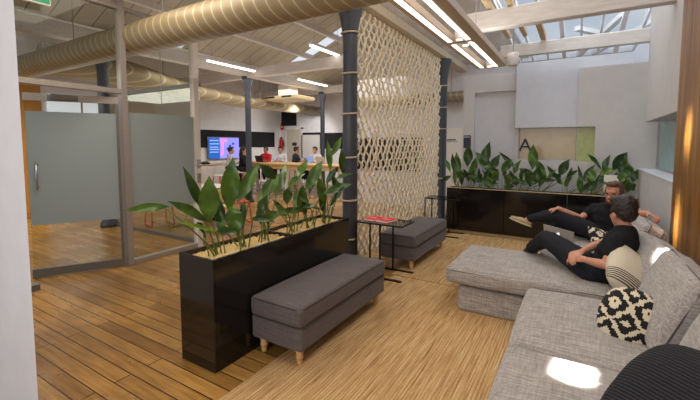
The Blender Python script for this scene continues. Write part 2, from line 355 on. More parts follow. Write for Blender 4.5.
# ------------------------------------------------------------------ mesh builder
class MB:
    def __init__(s): s.bm = bmesh.new()
    def box(s, a, b, bev=0, seg=2):
        t = bmesh.new()
        x0, y0, z0 = (min(a[i], b[i]) for i in range(3)); x1, y1, z1 = (max(a[i], b[i]) for i in range(3))
        vs = [t.verts.new(p) for p in ((x0, y0, z0), (x1, y0, z0), (x1, y1, z0), (x0, y1, z0), (x0, y0, z1), (x1, y0, z1), (x1, y1, z1), (x0, y1, z1))]
        for f in ((3, 2, 1, 0), (4, 5, 6, 7), (0, 1, 5, 4), (1, 2, 6, 5), (2, 3, 7, 6), (3, 0, 4, 7)): t.faces.new([vs[i] for i in f])
        if bev: bmesh.ops.bevel(t, geom=t.edges[:], offset=bev, segments=seg, profile=.5, affect='EDGES')
        s.merge(t); return s
    def merge(s, t):
        me = bpy.data.meshes.new('t'); t.to_mesh(me); t.free(); s.bm.from_mesh(me); bpy.data.meshes.remove(me)
    def poly(s, pts):
        s.bm.faces.new([s.bm.verts.new(p) for p in pts]); return s
    def prism(s, pts, d):
        d = V(d); a = [s.bm.verts.new(p) for p in pts]; b = [s.bm.verts.new(V(p) + d) for p in pts]
        n = len(pts); s.bm.faces.new(a[::-1]); s.bm.faces.new(b)
        for i in range(n): s.bm.faces.new((a[i], a[(i + 1) % n], b[(i + 1) % n], b[i]))
        return s
    def bar(s, p, q, w, h, up=(0, 0, 1)):
        p, q = V(p), V(q); d = (q - p).normalized(); u = V(up)
        if abs(d.dot(u)) > .98: u = V((1, 0, 0))
        x = d.cross(u).normalized(); y = x.cross(d)
        c = [p + x * (i * w / 2) + y * (j * h / 2) for i, j in ((-1, -1), (1, -1), (1, 1), (-1, 1))]
        return s.prism(c, q - p)
    def tube(s, pts, r, seg=8, cap=True):
        pts = [V(p) for p in pts]; n = len(pts); rs = r if isinstance(r, (list, tuple)) else [r] * n
        rings = []; prev = None
        for i, p in enumerate(pts):
            d = (pts[min(i + 1, n - 1)] - pts[max(i - 1, 0)]).normalized()
            if prev is None: u = V((0, 0, 1)) if abs(d.z) < .9 else V((1, 0, 0))
            else: u = prev
            x = d.cross(u).normalized(); u = x.cross(d).normalized(); prev = u
            rings.append([s.bm.verts.new(p + (x * math.cos(2 * PI * k / seg) + u * math.sin(2 * PI * k / seg)) * rs[i]) for k in range(seg)])
        for a, b in zip(rings, rings[1:]):
            for k in range(seg): s.bm.faces.new((a[k], a[(k + 1) % seg], b[(k + 1) % seg], b[k]))
        if cap and seg > 2: s.bm.faces.new(rings[0][::-1]); s.bm.faces.new(rings[-1])
        return s
    def lathe(s, c, prof, seg=20):
        c = V(c); rings = [[s.bm.verts.new(c + V((r * math.cos(2 * PI * k / seg), r * math.sin(2 * PI * k / seg), z))) for k in range(seg)] for r, z in prof]
        for a, b in zip(rings, rings[1:]):
            for k in range(seg): s.bm.faces.new((a[k], a[(k + 1) % seg], b[(k + 1) % seg], b[k]))
        s.bm.faces.new(rings[0][::-1]); s.bm.faces.new(rings[-1]); return s
    def ball(s, c, r, seg=12, rot=None):
        rr = V((r, r, r)) if isinstance(r, (int, float)) else V(r)
        t = bmesh.new(); bmesh.ops.create_uvsphere(t, u_segments=seg, v_segments=max(6, seg // 2 + 2), radius=1)
        for v in t.verts:
            p = V((v.co.x * rr.x, v.co.y * rr.y, v.co.z * rr.z)); v.co = (rot @ p if rot else p) + V(c)
        s.merge(t); return s
    def capsule(s, p, q, r0, r1, seg=12):
        p, q = V(p), V(q); n = max(2, int((q - p).length / (min(r0, r1) * .7)) + 1)
        pts = [p.lerp(q, i / n) for i in range(n + 1)]; rs = [r0 + (r1 - r0) * i / n for i in range(n + 1)]
        s.tube(pts, rs, seg); s.ball(p, r0, seg); s.ball(q, r1, seg); return s
    def build(s, name, mat, parent=None, smooth=False, origin=(0, 0, 0)):
        o_ = V(origin)
        if parent is not None: o_ = V(parent['_o']) if '_o' in parent else o_
        bmesh.ops.recalc_face_normals(s.bm, faces=s.bm.faces[:])
        for v in s.bm.verts: v.co -= o_
        me = bpy.data.meshes.new(name); s.bm.to_mesh(me); s.bm.free()
        if smooth:
            for p in me.polygons: p.use_smooth = True
        me.materials.append(mat)
        ob = bpy.data.objects.new(name, me); col.objects.link(ob)
        if parent is not None: ob.parent = parent; ob['_o'] = tuple(o_)
        else: ob.location = o_; ob['_o'] = tuple(o_)
        return ob

def smooth_angle(ob, ang=40):
    me = ob.data
    for p in me.polygons: p.use_smooth = True
    bm = bmesh.new(); bm.from_mesh(me)
    for e in bm.edges:
        e.smooth = not (len(e.link_faces) == 2 and e.calc_face_angle(0) > math.radians(ang))
    bm.to_mesh(me); bm.free(); return ob
def tag(o, label=None, cat=None, group=None, kind=None):
    if label: o['label'] = label
    if cat: o['category'] = cat
    if group: o['group'] = group
    if kind: o['kind'] = kind
    return o
def thing(name, label, cat, loc, group=None):
    o = bpy.data.objects.new(name, None); col.objects.link(o); o.location = loc; o['_o'] = tuple(loc)
    o.empty_display_size = .05
    return tag(o, label, cat, group)
def struct(name, mb, mat, origin=(0, 0, 0), smooth=False):
    o = mb.build(name, mat, None, smooth, origin); o['kind'] = 'structure'; return o
def copy_tree(o, parent=None):
    c = o.copy(); col.objects.link(c); c.parent = parent
    for ch in list(o.children): copy_tree(ch, c)
    return c

def axis_list(h, r, n=6, m=8):
    a = [-h + r * (1 - math.cos(PI / 2 * i / n)) for i in range(n)]
    mid = [-(h - r) + 2 * (h - r) * i / m for i in range(m + 1)]
    return a + mid + [-x for x in a[::-1]]
def soft_box(mb, c, size, r, puff=(0, 0, 0), wob=0, rot=None, seed=0):
    """rounded, slightly puffed cushion block"""
    hx, hy, hz = (s / 2 for s in size); L = [axis_list(h, min(r, h * .98)) for h in (hx, hy, hz)]
    t = bmesh.new()
    def cv(p):
        hh = (hx, hy, hz); q = V([max(-(hh[i] - r), min(hh[i] - r, p[i])) if hh[i] > r else 0 for i in range(3)])
        d = V(p) - q
        out = q + d.normalized() * r if d.length > 1e-9 else V(p)
        u, v, w = p[0] / hx, p[1] / hy, p[2] / hz
        out.x += puff[0] * (1 if p[0] > 0 else -1) * abs(u) ** 3 * (1 - v * v) * (1 - w * w)
        out.y += puff[1] * (1 if p[1] > 0 else -1) * abs(v) ** 3 * (1 - u * u) * (1 - w * w)
        out.z += puff[2] * (1 if p[2] > 0 else -1) * abs(w) ** 3 * (1 - u * u) * (1 - v * v)
        if wob: out += mnoise.noise_vector(V(p) * 5 + V((seed, seed * 2, 0))) * wob
        return (rot @ out if rot else out) + V(c)
    for ax in range(3):
        b, d = [i for i in range(3) if i != ax]
        for sgn in (-1, 1):
            g = []
            for x in L[b]:
                row = []
                for y in L[d]:
                    p = [0, 0, 0]; p[ax] = sgn * (hx, hy, hz)[ax]; p[b] = x; p[d] = y
                    row.append(t.verts.new(cv(p)))
                g.append(row)
            for i in range(len(g) - 1):
                for j in range(len(g[0]) - 1): t.faces.new((g[i][j], g[i + 1][j], g[i + 1][j + 1], g[i][j + 1]))
    bmesh.ops.remove_doubles(t, verts=t.verts[:], dist=1e-5)
    mb.merge(t); return mb
def pillow(mb, c, w, h, t, rot, n=18, pinch=.08, wob=.008, seed=0, rnd=0):
    """two-sided scatter cushion, local x width, z height, y thickness"""
    tb = bmesh.new(); gs = []
    for sgn in (-1, 1):
        g = []
        for i in range(n + 1):
            row = []
            for j in range(n + 1):
                u, v = -1 + 2 * i / n, -1 + 2 * j / n
                k = max(0, (1 - abs(u) ** 2.6)) ** .5 * max(0, (1 - abs(v) ** 2.6)) ** .5
                x = u * w / 2 * (1 - pinch * (1 - abs(v) ** 2) * abs(u) ** 4); z = v * h / 2 * (1 - pinch * (1 - abs(u) ** 2) * abs(v) ** 4)
                x *= 1 - rnd * (1 - math.sqrt(1 - v * v / 2)); z *= 1 - rnd * (1 - math.sqrt(1 - u * u / 2)); p = V((x, sgn * k * t / 2, z)); p += mnoise.noise_vector(p * 6 + V((seed, 3, 1))) * wob * k
                row.append(tb.verts.new(rot @ p + V(c)))
            g.append(row)
        for i in range(n):
            for j in range(n):
                q = (g[i][j], g[i + 1][j], g[i + 1][j + 1], g[i][j + 1]); tb.faces.new(q if sgn < 0 else q[::-1])
    bmesh.ops.remove_doubles(tb, verts=tb.verts[:], dist=1e-4)
    mb.merge(tb); return mb
def remesh(name, mb, voxel, mat, parent=None, origin=(0, 0, 0), sm=6, disp=None):
    """fuse overlapping pieces into one continuous skin"""
    ob = mb.build(name, mat, parent, True, origin)
    m = ob.modifiers.new('r', 'REMESH'); m.mode = 'VOXEL'; m.voxel_size = voxel; m.use_smooth_shade = True
    s = ob.modifiers.new('s', 'SMOOTH'); s.factor = .5; s.iterations = sm
    dg = bpy.context.evaluated_depsgraph_get(); me = bpy.data.meshes.new_from_object(ob.evaluated_get(dg)); old = ob.data
    ob.modifiers.clear(); ob.data = me; bpy.data.meshes.remove(old); me.name = name
    if disp:
        for v in me.vertices: v.co += disp(v.co.copy())
    for p in me.polygons: p.use_smooth = True
    if not me.materials: me.materials.append(mat)
    return ob
def text_obj(name, s, size, mat, loc, rot, parent=None, extrude=.002, align='CENTER', bold=0):
    cu = bpy.data.curves.new(name, 'FONT'); cu.body = s; cu.size = size; cu.extrude = extrude; cu.align_x = align; cu.offset = bold
    t = bpy.data.objects.new(name, cu); col.objects.link(t); dg = bpy.context.evaluated_depsgraph_get(); dg.update()
    me = bpy.data.meshes.new_from_object(t.evaluated_get(dg)); bpy.data.objects.remove(t)
    rm = Matrix.Rotation(rot[2], 3, 'Z') @ Matrix.Rotation(rot[0], 3, 'X')
    o_ = V(parent['_o']) if parent is not None else V((0, 0, 0))
    for v in me.vertices: v.co = rm @ v.co + V(loc) - o_
    me.materials.clear(); me.materials.append(mat)
    ob = bpy.data.objects.new(name, me); col.objects.link(ob)
    if parent is not None: ob.parent = parent; ob['_o'] = tuple(o_)
    return ob

# ================================================================== SETTING
b = MB(); b.poly([(-12, -3, 0), (1.6, -3, 0), (1.6, 13.2, 0), (-12, 13.2, 0)]); struct('floor', b, M['floor'])
struct('wall_left', MB().prism([(-4.6, .80, 0), (-2.475, .80, 0), (-3.10, .98, 0), (-4.6, .98, 0)], (0, 0, 4.2)), M['pier'])
# far hall walls
struct('wall_far_left', MB().box((-11.7, -1, 0), (-11.5, 13.2, 4.6)), M['cream_wall'])
struct('wall_far', MB().box((-11.6, 13.0, 0), (-1.9, 13.2, 4.6)), M['cream_wall'])
# wall behind the lounge (x from -1.97): left part with a recessed door leaf, the protruding panels
b = MB(); b.box((-1.97, 7.6, 0), (-1.75, 7.8, 3.0)); b.box((-1.75, 7.6, 2.66), (-1.0, 7.8, 3.0)); b.box((-1.0, 7.6, 0), (-.955, 7.8, 3.0))
b.box((-.955, 7.6, 0), (.0, 7.8, 1.385)); b.box((-.955, 7.66, 1.96), (.0, 7.8, 3.05)); b.box((0, 7.62, 0), (1.3, 7.8, 2.9))
struct('wall_back', b, M['white_wall'])
d2 = struct('door_2', MB().box((-1.75, 7.66, 0), (-1.0, 7.7, 2.66)), M['box_white'])
tag(d2, 'tall flush white door panel set back in the rear wall')
MB().box((-1.12, 7.625, 1.0), (-1.09, 7.66, 1.1), .004).build('door_handle', M['steel'], d2)
struct('wall_panel_upper', MB().box((-1.0, 7.5, 1.96), (.72, 7.66, 3.12)), M['box_white'])
b = MB(); b.box((-.02, 7.42, 0), (.235, 7.62, 1.37)); b.box((-.02, 7.42, 1.955), (.235, 7.62, 2.93)); b.box((.235, 7.42, 0), (1.25, 7.62, 2.93)); b.box((-.02, 7.55, 1.37), (.235, 7.62, 1.955))
struct('wall_panel_right', b, M['box_warm'])
w1 = struct('window_1', MB().box((-.955, 7.66, 1.385), (0, 7.7, 1.96)), M['tan_glass'])
b = MB()
for a_, c_ in (((-.955, 7.605, 1.385), (-.935, 7.67, 1.96)), ((-.035, 7.605, 1.385), (-.015, 7.67, 1.96)), ((-.955, 7.605, 1.385), (-.015, 7.67, 1.40))): b.box(a_, c_)
b.build('window_frame', M['alu'], w1)
text_obj('letter', 'A', .34, M['ink'], (-.835, 7.64, 1.535), (PI / 2, 0, 0), w1, .004)['label'] = 'large dark letter A'
w2 = struct('window_2', MB().box((-.02, 7.53, 1.37), (.235, 7.549, 1.955)), M['green_glass'])
# sloped gable piece beside the roof glass
struct('wall_gable', MB().prism([(.55, 7.7, 2.8), (1.3, 7.7, 2.8), (1.3, 7.7, 4.25), (1.18, 7.7, 4.0), (.66, 7.7, 3.06)], (0, .1, 0)), M['box_white'])
# right wall: low wall, ledge, teal window, upper volume, timber wall
struct('wall_right', MB().box((.83, 4.6, 0), (1.2, 7.6, 1.262)), M['white_wall'])
struct('trim_1', MB().box((.825, 4.6, 1.262), (1.2, 7.6, 1.28)), M['box_white'])
w3 = struct('window_3', MB().box((1.06, 4.0, 1.28), (1.1, 7.42, 2.3)), M['teal_glass'])
b = MB(); b.box((1.04, 7.38, 1.28), (1.06, 7.42, 1.99)); b.box((1.04, 4.6, 1.28), (1.06, 7.4, 1.3)); b.build('window_frame', M['alu'], w3)
struct('wall_right_upper', MB().box((.83, 1, 1.985), (1.3, 6.98, 5)), M['box_warm'])
struct('wall_timber', MB().box((.8, -2, 0), (.829, 4.73, 4.6)), M['wood_panel'])
# rear lobby door seen past the second column
b = MB().box((-5.7, 9.5, 0), (-1.3, 9.6, 4.2)); struct('wall_lobby', b, M['white_wall'])
d3 = struct('door_3', MB().box((-2.98, 9.46, 0), (-2.38, 9.5, 2.08)), M['white_top'])
b = MB(); b.box((-3.04, 9.45, 0), (-2.98, 9.5, 2.13)); b.box((-2.38, 9.45, 0), (-2.3, 9.5, 2.13)); b.box((-3.04, 9.45, 2.08), (-2.3, 9.5, 2.13)); b.build('door_frame', M['box_white'], d3)
b = MB(); x = -2.84
for k, wd in enumerate((.05, .03, .06, .04, .05)): b.box((x, 9.453, 1.765), (x + wd * .8, 9.459, 1.795)); x += wd
for k in range(4): b.box((-2.84 + k * .07, 9.453, 1.73), (-2.79 + k * .07, 9.459, 1.742))
b.build('door_lettering', M['ink'], d3)

# ---- ceilings: pitched painted boards on both sides of the column rows
def slope(name, x0, z0, x1, z1, y0, y1, mat, gaps=()):
    b = MB(); segs = []; y = y0
    for g0, g1 in gaps: segs.append((y, g0)); y = g1
    segs.append((y, y1))
    for a_, c_ in segs: b.prism([(x0, a_, z0), (x1, a_, z1), (x1, a_, z1 + .06), (x0, a_, z0 + .06)], (0, c_ - a_, 0))
    return struct(name, b, mat)
slope('ceiling', -8.1, 3.86, -5.3, 5.0, -1, 13.1, M['ceil_boards'], ((5.2, 5.7), (8.9, 9.4)))
slope('ceiling_east', -5.3, 5.0, -2.5, 3.6, -1, 13.1, M['ceil_boards'], ((5.8, 6.4), (9.4, 10.0)))
slope('ceiling_west', -11.6, 4.6, -8.1, 3.86, -1, 13.1, M['ceil_boards'], ((3.0, 3.5),))
slope('ceiling_lounge', -2.42, 3.58, -1.25, 4.06, -1, 13.1, M['ceil_white'])
struct('ceiling_front', MB().box((-1.25, -1, 4.12), (.9, 4.2, 4.2)), M['ceil_white'])
# beams
def beam(n, a_, c_, m='beam_white'): return struct('trim_%d' % n, MB().box(a_, c_, .008, 1), M[m])
beam(2, (-2.62, -1, 3.44), (-2.38, 13, 3.57), 'beam_tan')
beam(3, (-8.22, -1, 3.58), (-7.98, 13, 3.86))
for k, y in enumerate((4.0, 7.75, 11.45)):
    beam(4 + k, (-8.0, y - .09, 3.52), (-2.6, y + .09, 3.78))
    beam(7 + k, (-11.5, y - .09, 3.52), (-8.2, y + .09, 3.78))
beam(10, (-1.45, 5.24, 3.16), (.85, 5.38, 3.40)); beam(11, (-1.2, 6.94, 3.13), (.84, 7.04, 3.33))
beam(13, (-1.09, 3.4, 3.42), (-1.02, 6.9, 3.49), 'raw_timber'); beam(14, (-.84, 3.4, 3.42), (-.77, 6.9, 3.49), 'raw_timber')
beam(15, (-.58, 5.36, 3.34), (-.50, 6.96, 3.42), 'raw_timber')
# pitched purlins below the hall ceiling
for k, (x, z) in enumerate(((-7.0, 4.22), (-6.0, 4.62), (-4.4, 4.55), (-3.4, 4.15))): beam(20 + k, (x - .05, -1, z), (x + .05, 13, z + .14))
# roof glazing over the rear of the lounge
def sg(y): return 4.12 - (y - 4.2) * .105
roof = tag(thing('roof_glazing', 'sloping glazed roof with white glazing bars above the rear beams', 'skylight', (0, 4.2, 4.12)), kind='structure')
b = MB(); b.poly([(-1.25, 4.2, sg(4.2)), (1.35, 4.2, sg(4.2)), (1.35, 12.5, sg(12.5)), (-1.25, 12.5, sg(12.5))]); b.build('glazing_pane', M['skyglass'], roof)
for k in range(9):
    x = -1.22 + k * .3
    b = MB().bar((x, 4.2, sg(4.2) - .03), (x, 12.5, sg(12.5) - .03), .035 if k % 3 else .07, .06); b.build('glazing_bar', M['shade_white'], roof)
for p, q in (((-.1, 8.3), (1.3, 9.9)), ((1.3, 8.0), (.2, 9.9)), ((-1.2, 9.9), (1.3, 9.9)), ((-.3, 10.6), (.6, 7.9)), ((.5, 11.4), (1.3, 8.9))):
    b = MB().bar((p[0], p[1], sg(p[1]) + .12), (q[0], q[1], sg(q[1]) + .12), .1, .08); b.build('roof_brace', M['shade_white'], roof)
struct('wall_parapet', MB().box((-2.6, 12.5, 0), (1.4, 12.6, 3.4)), M['white_wall'])

tag(MB().box((-5.65, 9.46, .95), (-3.5, 9.498, 1.85), .006, 1).build('pinboard', M['pin_black'], None, False, (-4.6, 9.48, 1.4)), 'long dark board glimpsed through the rope screen', 'pinboard')
sd = thing('air_duct', 'short tan duct seen past the far column above the lobby door', 'duct', (-3.6, 9.25, 2.7)); MB().tube([(-5.4, 9.25, 2.82), (-1.98, 9.25, 2.82)], .13, 24).build('duct_body', M['duct'], sd, True)
for x in (-4.8, -2.7): MB().box((x - .01, 9.245, 2.94), (x + .01, 9.255, 4.0)).build('hanger', M['alu'], sd)
# ---- columns
def column(x, y, top, r, label, bands=(), zc=None):
    t = thing('iron_column', label, 'column', (x, y, 0), 'dark painted iron columns')
    MB().lathe((x, y, 0), [(r * 1.5, 0), (r * 1.5, .06), (r * 1.08, .14), (r, .2), (r * .94, top - .42), (r, top - .36)], 20).build('shaft', M['column'], t, True)
    smooth_angle(MB().lathe((x, y, 0), [(r * 1.0, top - .40), (r * 1.12, top - .32), (r * 1.35, top - .2), (r * 1.75, top - .06), (r * 1.8, top)], 20).build('capital', M['column'], t))
    for z in bands:
        b = MB().tube([(x + (r + .012) * math.cos(a_), y + (r + .012) * math.sin(a_), z + .01 * math.sin(a_)) for a_ in [k * PI / 8 for k in range(17)]], .012, 6); b.build('rope_tie', M['beam_tan'], t, True)
    return t
column(-2.5, 4.14, 3.44, .098, 'dark iron column at the near end of the rope screen', (3.05, 2.55, 2.05, 1.5, .95, .45))
column(-2.5, 7.95, 3.44, .098, 'dark iron column at the far end of the rope screen', (2.9, 2.45, 2.0, .95))
column(-8.1, 7.78, 3.56, .085, 'slim dark column in the work hall just right of the wall screen')
column(-8.1, 11.45, 3.56, .085, 'slim dark column in the far hall beside the whiteboard')
column(-8.1, 3.95, 3.56, .11, 'dark column seen through the glass above the frosted door')

# ---- glazed partition and door
GX = -5.24
gp = thing('glass_partition', 'full height glazed partition with frosted lower band left of the planter', 'partition', (GX, 2.8, 0))
for y, w in ((2.79, .075), (3.9, .09)):
    MB().box((GX - .05, y - w / 2, 0), (GX + .05, y + w / 2, 3.62)).build('post', M['alu_light' if y > 3 else 'alu'], gp)
for a_, c_ in (((GX - .04, 1.0, 2.325), (GX + .04, 2.76, 2.39)), ((GX - .04, 1.0, 3.42), (GX + .04, 3.9, 3.47)), ((GX - .04, 2.82, 0), (GX + .04, 3.86, .07))):
    MB().box(a_, c_, .004, 1).build('rail', M['alu'], gp)
MB().box((GX - .006, 2.82, .07), (GX + .006, 3.86, 3.42)).build('pane', M['glass'], gp)
MB().box((GX - .006, 1.0, 2.40), (GX + .006, 2.76, 3.42)).build('pane', M['glass'], gp)
MB().box((GX + .008, 2.825, .72), (GX + .012, 3.855, 2.09)).build('frosted_film', M['frost'], gp)
MB().box((GX + .008, 3.33, 2.09), (GX + .012, 3.34, 3.42)).build('pane_joint', M['alu'], gp)
# side return of the partition
MB().box((-8.0, 4.0, 0), (GX - .05, 4.06, .06)).build('rail', M['alu_dark'], gp)
MB().box((-8.0, 4.02, .06), (GX - .05, 4.03, 2.6)).build('pane', M['glass'], gp)
MB().box((-8.0, 4.0, 2.6), (GX - .05, 4.06, 2.66)).build('rail', M['alu_dark'], gp)
b = MB(); b.box((GX + .05, 3.87, 1.30), (GX + .075, 3.93, 1.42), .004); b.box((GX + .05, 3.87, 1.05), (GX + .07, 3.93, 1.2), .004); b.tube([(GX + .07, 3.9, 1.33), (GX + .12, 3.9, 1.33), (GX + .12, 3.8, 1.33)], .01); b.build('lock_plate', M['steel'], gp)
# door: hinged at the post, standing ajar
hin = V((GX, 2.73, 0)); fre = V((-5.73, 1.88, 0)); dd = (fre - hin); dl = dd.length; du = dd / dl; dn = V((du.y, -du.x, 0))
if dn.x < 0: dn = -dn
dr = thing('door_1', 'glass door with frosted middle and grey metal rails standing ajar', 'door', hin); dr['kind'] = 'structure'; del dr['category']
def dslab(name, s0, s1, z0, z1, t, mat, off=0):
    p = hin + du * s0 + dn * off; q = hin + du * s1 + dn * off
    return MB().prism([p - dn * t / 2, q - dn * t / 2, q + dn * t / 2, p + dn * t / 2], (0, 0, 1)) if False else _ds(name, p, q, z0, z1, t, mat)
def _ds(name, p, q, z0, z1, t, mat):
    pts = [p - dn * t / 2, q - dn * t / 2, q + dn * t / 2, p + dn * t / 2]; pts = [V((a_.x, a_.y, z0)) for a_ in pts]
    return MB().prism(pts, (0, 0, z1 - z0)).build(name, mat, dr)
dslab('bottom_rail', 0, dl, .01, .11, .045, M['alu_dark']); dslab('top_rail', 0, dl, 2.19, 2.28, .045, M['alu'])
dslab('pane', .01, dl - .01, .11, 2.19, .012, M['glass']); dslab('frosted_film', .015, dl - .015, .66, 2.06, .003, M['frost'], .009)
dslab('stile', 0, .035, .01, 2.28, .04, M['alu_dark'])
p = hin + du * (dl - .1) + dn * .06
b = MB(); b.tube([(p.x, p.y, 1.10), (p.x, p.y, 1.44)], .011, 10)
for z in (1.13, 1.41):
    q = p - dn * .055; b.tube([(q.x, q.y, z), (p.x, p.y, z)], .016, 10)
b.build('handle', M['steel'], dr, True)
b = MB(); c0 = hin + du * (dl - .42) + dn * .04; b.box((c0.x - .05, c0.y - .17, 2.2), (c0.x + .05, c0.y + .17, 2.27), .006); b.build('door_closer', M['alu_dark'], dr)
# threshold/left floor rail
struct('trim_16', MB().box((GX - .05, 1.0, 0), (GX + .05, 1.76, .07)), M['alu_dark'])
struct('trim_17', MB().box((GX - .03, 1.62, .07), (GX + .03, 1.66, 2.3)), M['alu'])
pt = MB().box((GX - .004, 1.0, .07), (GX + .004, 1.62, 2.3)); w4 = struct('window_4', pt, M['glass']); MB().box((GX + .006, 1.0, .66), (GX + .009, 1.62, 2.06)).build('frosted_film', M['frost'], w4)
# timber wall and bright panes deep in the office
struct('wall_office_timber', MB().box((-11.49, 1.0, 0), (-11.4, 4.1, 3.1)), M['orange_wood'])
wo = struct('window_5', MB().box((-11.49, 4.25, 1.2), (-11.42, 5.6, 2.9)), emis('office_window', rgb(205, 212, 222), .8))
b = MB(); b.box((-11.42, 4.98, 1.2), (-11.4, 5.02, 2.9)); b.box((-11.42, 4.2, 2.86), (-11.38, 5.64, 2.92)); b.build('window_frame', M['alu'], wo)

# ---- ducts
dt = thing('spiral_duct', 'large beige spiral air duct crossing overhead from the glass office', 'duct', (-4, 3.0, 2.88))
smooth_angle(MB().tube([(-11.4, 3.0, 3.12), (2.0, 3.0, 3.08)], .208, 40).build('duct_body', M['duct'], dt), 60)
for x in (-9.5, -7.0, -4.6):
    MB().box((x - .01, 2.995, 3.29), (x + .01, 3.005, 4.1)).build('hanger', M['alu'], dt)
dt2 = thing('spiral_duct', 'second beige spiral duct running along the far side of the work hall', 'duct', (-9.3, 7, 2.9))
MB().tube([(-9.3, 3.4, 3.42), (-9.3, 5.2, 3.34), (-9.3, 6.8, 3.12), (-9.3, 9.0, 3.04), (-9.3, 12.9, 3.05)], [.32, .3, .22, .18, .18], 28).build('duct_body', M['duct'], dt2, True)
for y in (6.0, 9.5): MB().box((-9.31, y - .01, 3.2), (-9.29, y + .01, 4.1)).build('hanger', M['alu'], dt2)

# ================================================================== PLANTERS
PX0, PX1 = -2.565, -2.18
def planter_front():
    t = thing('planter_box', 'long gloss black planter box behind the near charcoal ottoman', 'planter', (-2.36, 2.65, 0))
    y0, y1, h = 1.73, 3.58, .835; w = .022
    b = MB(); b.box((PX0, y0, 0), (PX1, y0 + w, h), .003, 1); b.box((PX0, y1 - w, 0), (PX1, y1, h), .003, 1); b.box((PX0, y0 + w, 0), (PX0 + w, y1 - w, h)); b.box((PX1 - w, y0 + w, 0), (PX1, y1 - w, h)); b.box((PX0 + w, 2.635, .3), (PX1 - w, 2.66, h - .004))
    b.build('casing', M['gloss_black'], t)
    for ya, yb in ((y0 + w, 2.635), (2.66, y1 - w)): mulch(t, PX0 + w, PX1 - w, ya, yb, h - .035)
def mulch(t, x0, x1, y0, y1, z):
    b = MB(); nx = max(6, int((x1 - x0) / .022)); ny = max(6, int((y1 - y0) / .022)); g = []
    for i in range(nx + 1):
        g.append([b.bm.verts.new((x0 + (x1 - x0) * i / nx, y0 + (y1 - y0) * j / ny, z + R.uniform(-.012, .014))) for j in range(ny + 1)])
    for i in range(nx):
        for j in range(ny): b.bm.faces.new((g[i][j], g[i + 1][j], g[i + 1][j + 1], g[i][j + 1]))
    o = b.build('wood_chip_mulch', M['mulch'], t); o['kind'] = 'stuff'
planter_front()
def planter_back():
    t = thing('planter_box', 'long gloss black planter box against the rear white wall', 'planter', (-.6, 7.25, 0))
    y0, y1, h = 7.08, 7.40, .84; xs = (-2.12, -1.09, -.12, .80)
    for xa, xb in zip(xs, xs[1:]):
        b = MB(); b.box((xa + .003, y0, .05), (xb - .003, y0 + .02, h), .003, 1); b.box((xa + .003, y1 - .02, .05), (xb - .003, y1, h)); b.box((xa + .003, y0 + .02, .05), (xa + .02, y1 - .02, h)); b.box((xb - .02, y0 + .02, .05), (xb - .003, y1 - .02, h))
        b.build('casing', M['gloss_black'], t)
    b = MB().box((-2.11, 7.10, 0), (.79, 7.38, .05)); b.build('plinth', M['raw_timber'], t)
    b = MB(); b.box((-2.12, y0 - .004, h), (.80, y0 + .028, h + .014)); b.build('rim', M['raw_timber'], t)
    for xa, xb in zip(xs, xs[1:]): mulch(t, xa + .02, xb - .02, y0 + .02, y1 - .02, h - .03)
planter_back()

# ---- plants : each clump is a plant; every leaf a part with its stalk as sub-part
def leaf_mesh(b0, tip, w, droop, nrm, twist=0, fold=.25, n=12):
    """broad lance-shaped blade along a bent midrib"""
    b0, tip = V(b0), V(tip); L = (tip - b0).length; w *= 1.0; b0 = b0 - (tip - b0) * .12; mid = (b0 + tip) / 2 + V(droop)
    mb = MB(); rows = []
    for i in range(n + 1):
        s = i / n; p = b0 * (1 - s) ** 2 + mid * 2 * s * (1 - s) + tip * s * s
        d = ((mid - b0) * (1 - s) + (tip - mid) * s).normalized()
        side = d.cross(V(nrm)).normalized(); side = Matrix.Rotation(twist * (s - .3), 3, d) @ side; up = side.cross(d).normalized()
        ww = w / 2 * (math.sin(PI * s ** .92) ** 1.15 if 0 < s < 1 else 0) * (1.12 - .18 * s) + .0012
        row = []
        for u in (-1, -.55, 0, .55, 1):
            row.append(mb.bm.verts.new(p + side * ww * u * math.cos(fold) + up * (abs(u) ** 1.2 * ww * math.sin(fold) - (0 if u else .002) + .012 * ww / .05 * math.sin(s * 9 + u * 2))))
        rows.append(row)
    for a_, c_ in zip(rows, rows[1:]):
        for k in range(4): mb.bm.faces.new((a_[k], a_[k + 1], c_[k + 1], c_[k]))
    return mb
def add_leaf(t, root, b0, tip, w, droop=(0, 0, 0), mat='leaf_a', nrm=None, twist=0, fold=.25, bow=(0, 0, 0)):
    nrm = nrm or (V(CAM) - V(b0)).normalized() + V((R.uniform(-.5, .5), R.uniform(-.5, .5), R.uniform(-.1, .5)))
    lf = leaf_mesh(b0, tip, w, droop, nrm, twist, fold).build('leaf', M[mat], t, True)
    root, b0 = V(root), V(b0); m = (root + b0) / 2 + V(bow)
    pts = [root * (1 - s) ** 2 + m * 2 * s * (1 - s) + b0 * s * s for s in [k / 7 for k in range(8)]]
    MB().tube(pts, [.0065 - .003 * k / 7 for k in range(8)], 6).build('stalk', M['stem'], lf, True)
def filler(t, c, n, h):
    """younger leaves low in the clump"""
    for k in range(n):
        a = R.uniform(0, 2 * PI); lean = R.uniform(.05, .16); d = V((math.cos(a), math.sin(a), 0))
        root = c + V((R.uniform(-.05, .05), R.uniform(-.08, .08), 0)); b0 = root + d * lean * .5 + V((0, 0, R.uniform(.14, .26))); tip = b0 + d * lean + V((0, 0, R.uniform(.5, 1.0) * h))
        if k % 3 == 2: tip.z = b0.z + R.uniform(-.03, .06); tip += d * .12
        add_leaf(t, root, b0, tip, R.uniform(.055, .085), (0, 0, .03), R.choice(('leaf_a', 'leaf_b')), None, R.uniform(-.6, .6), R.uniform(.2, .45))
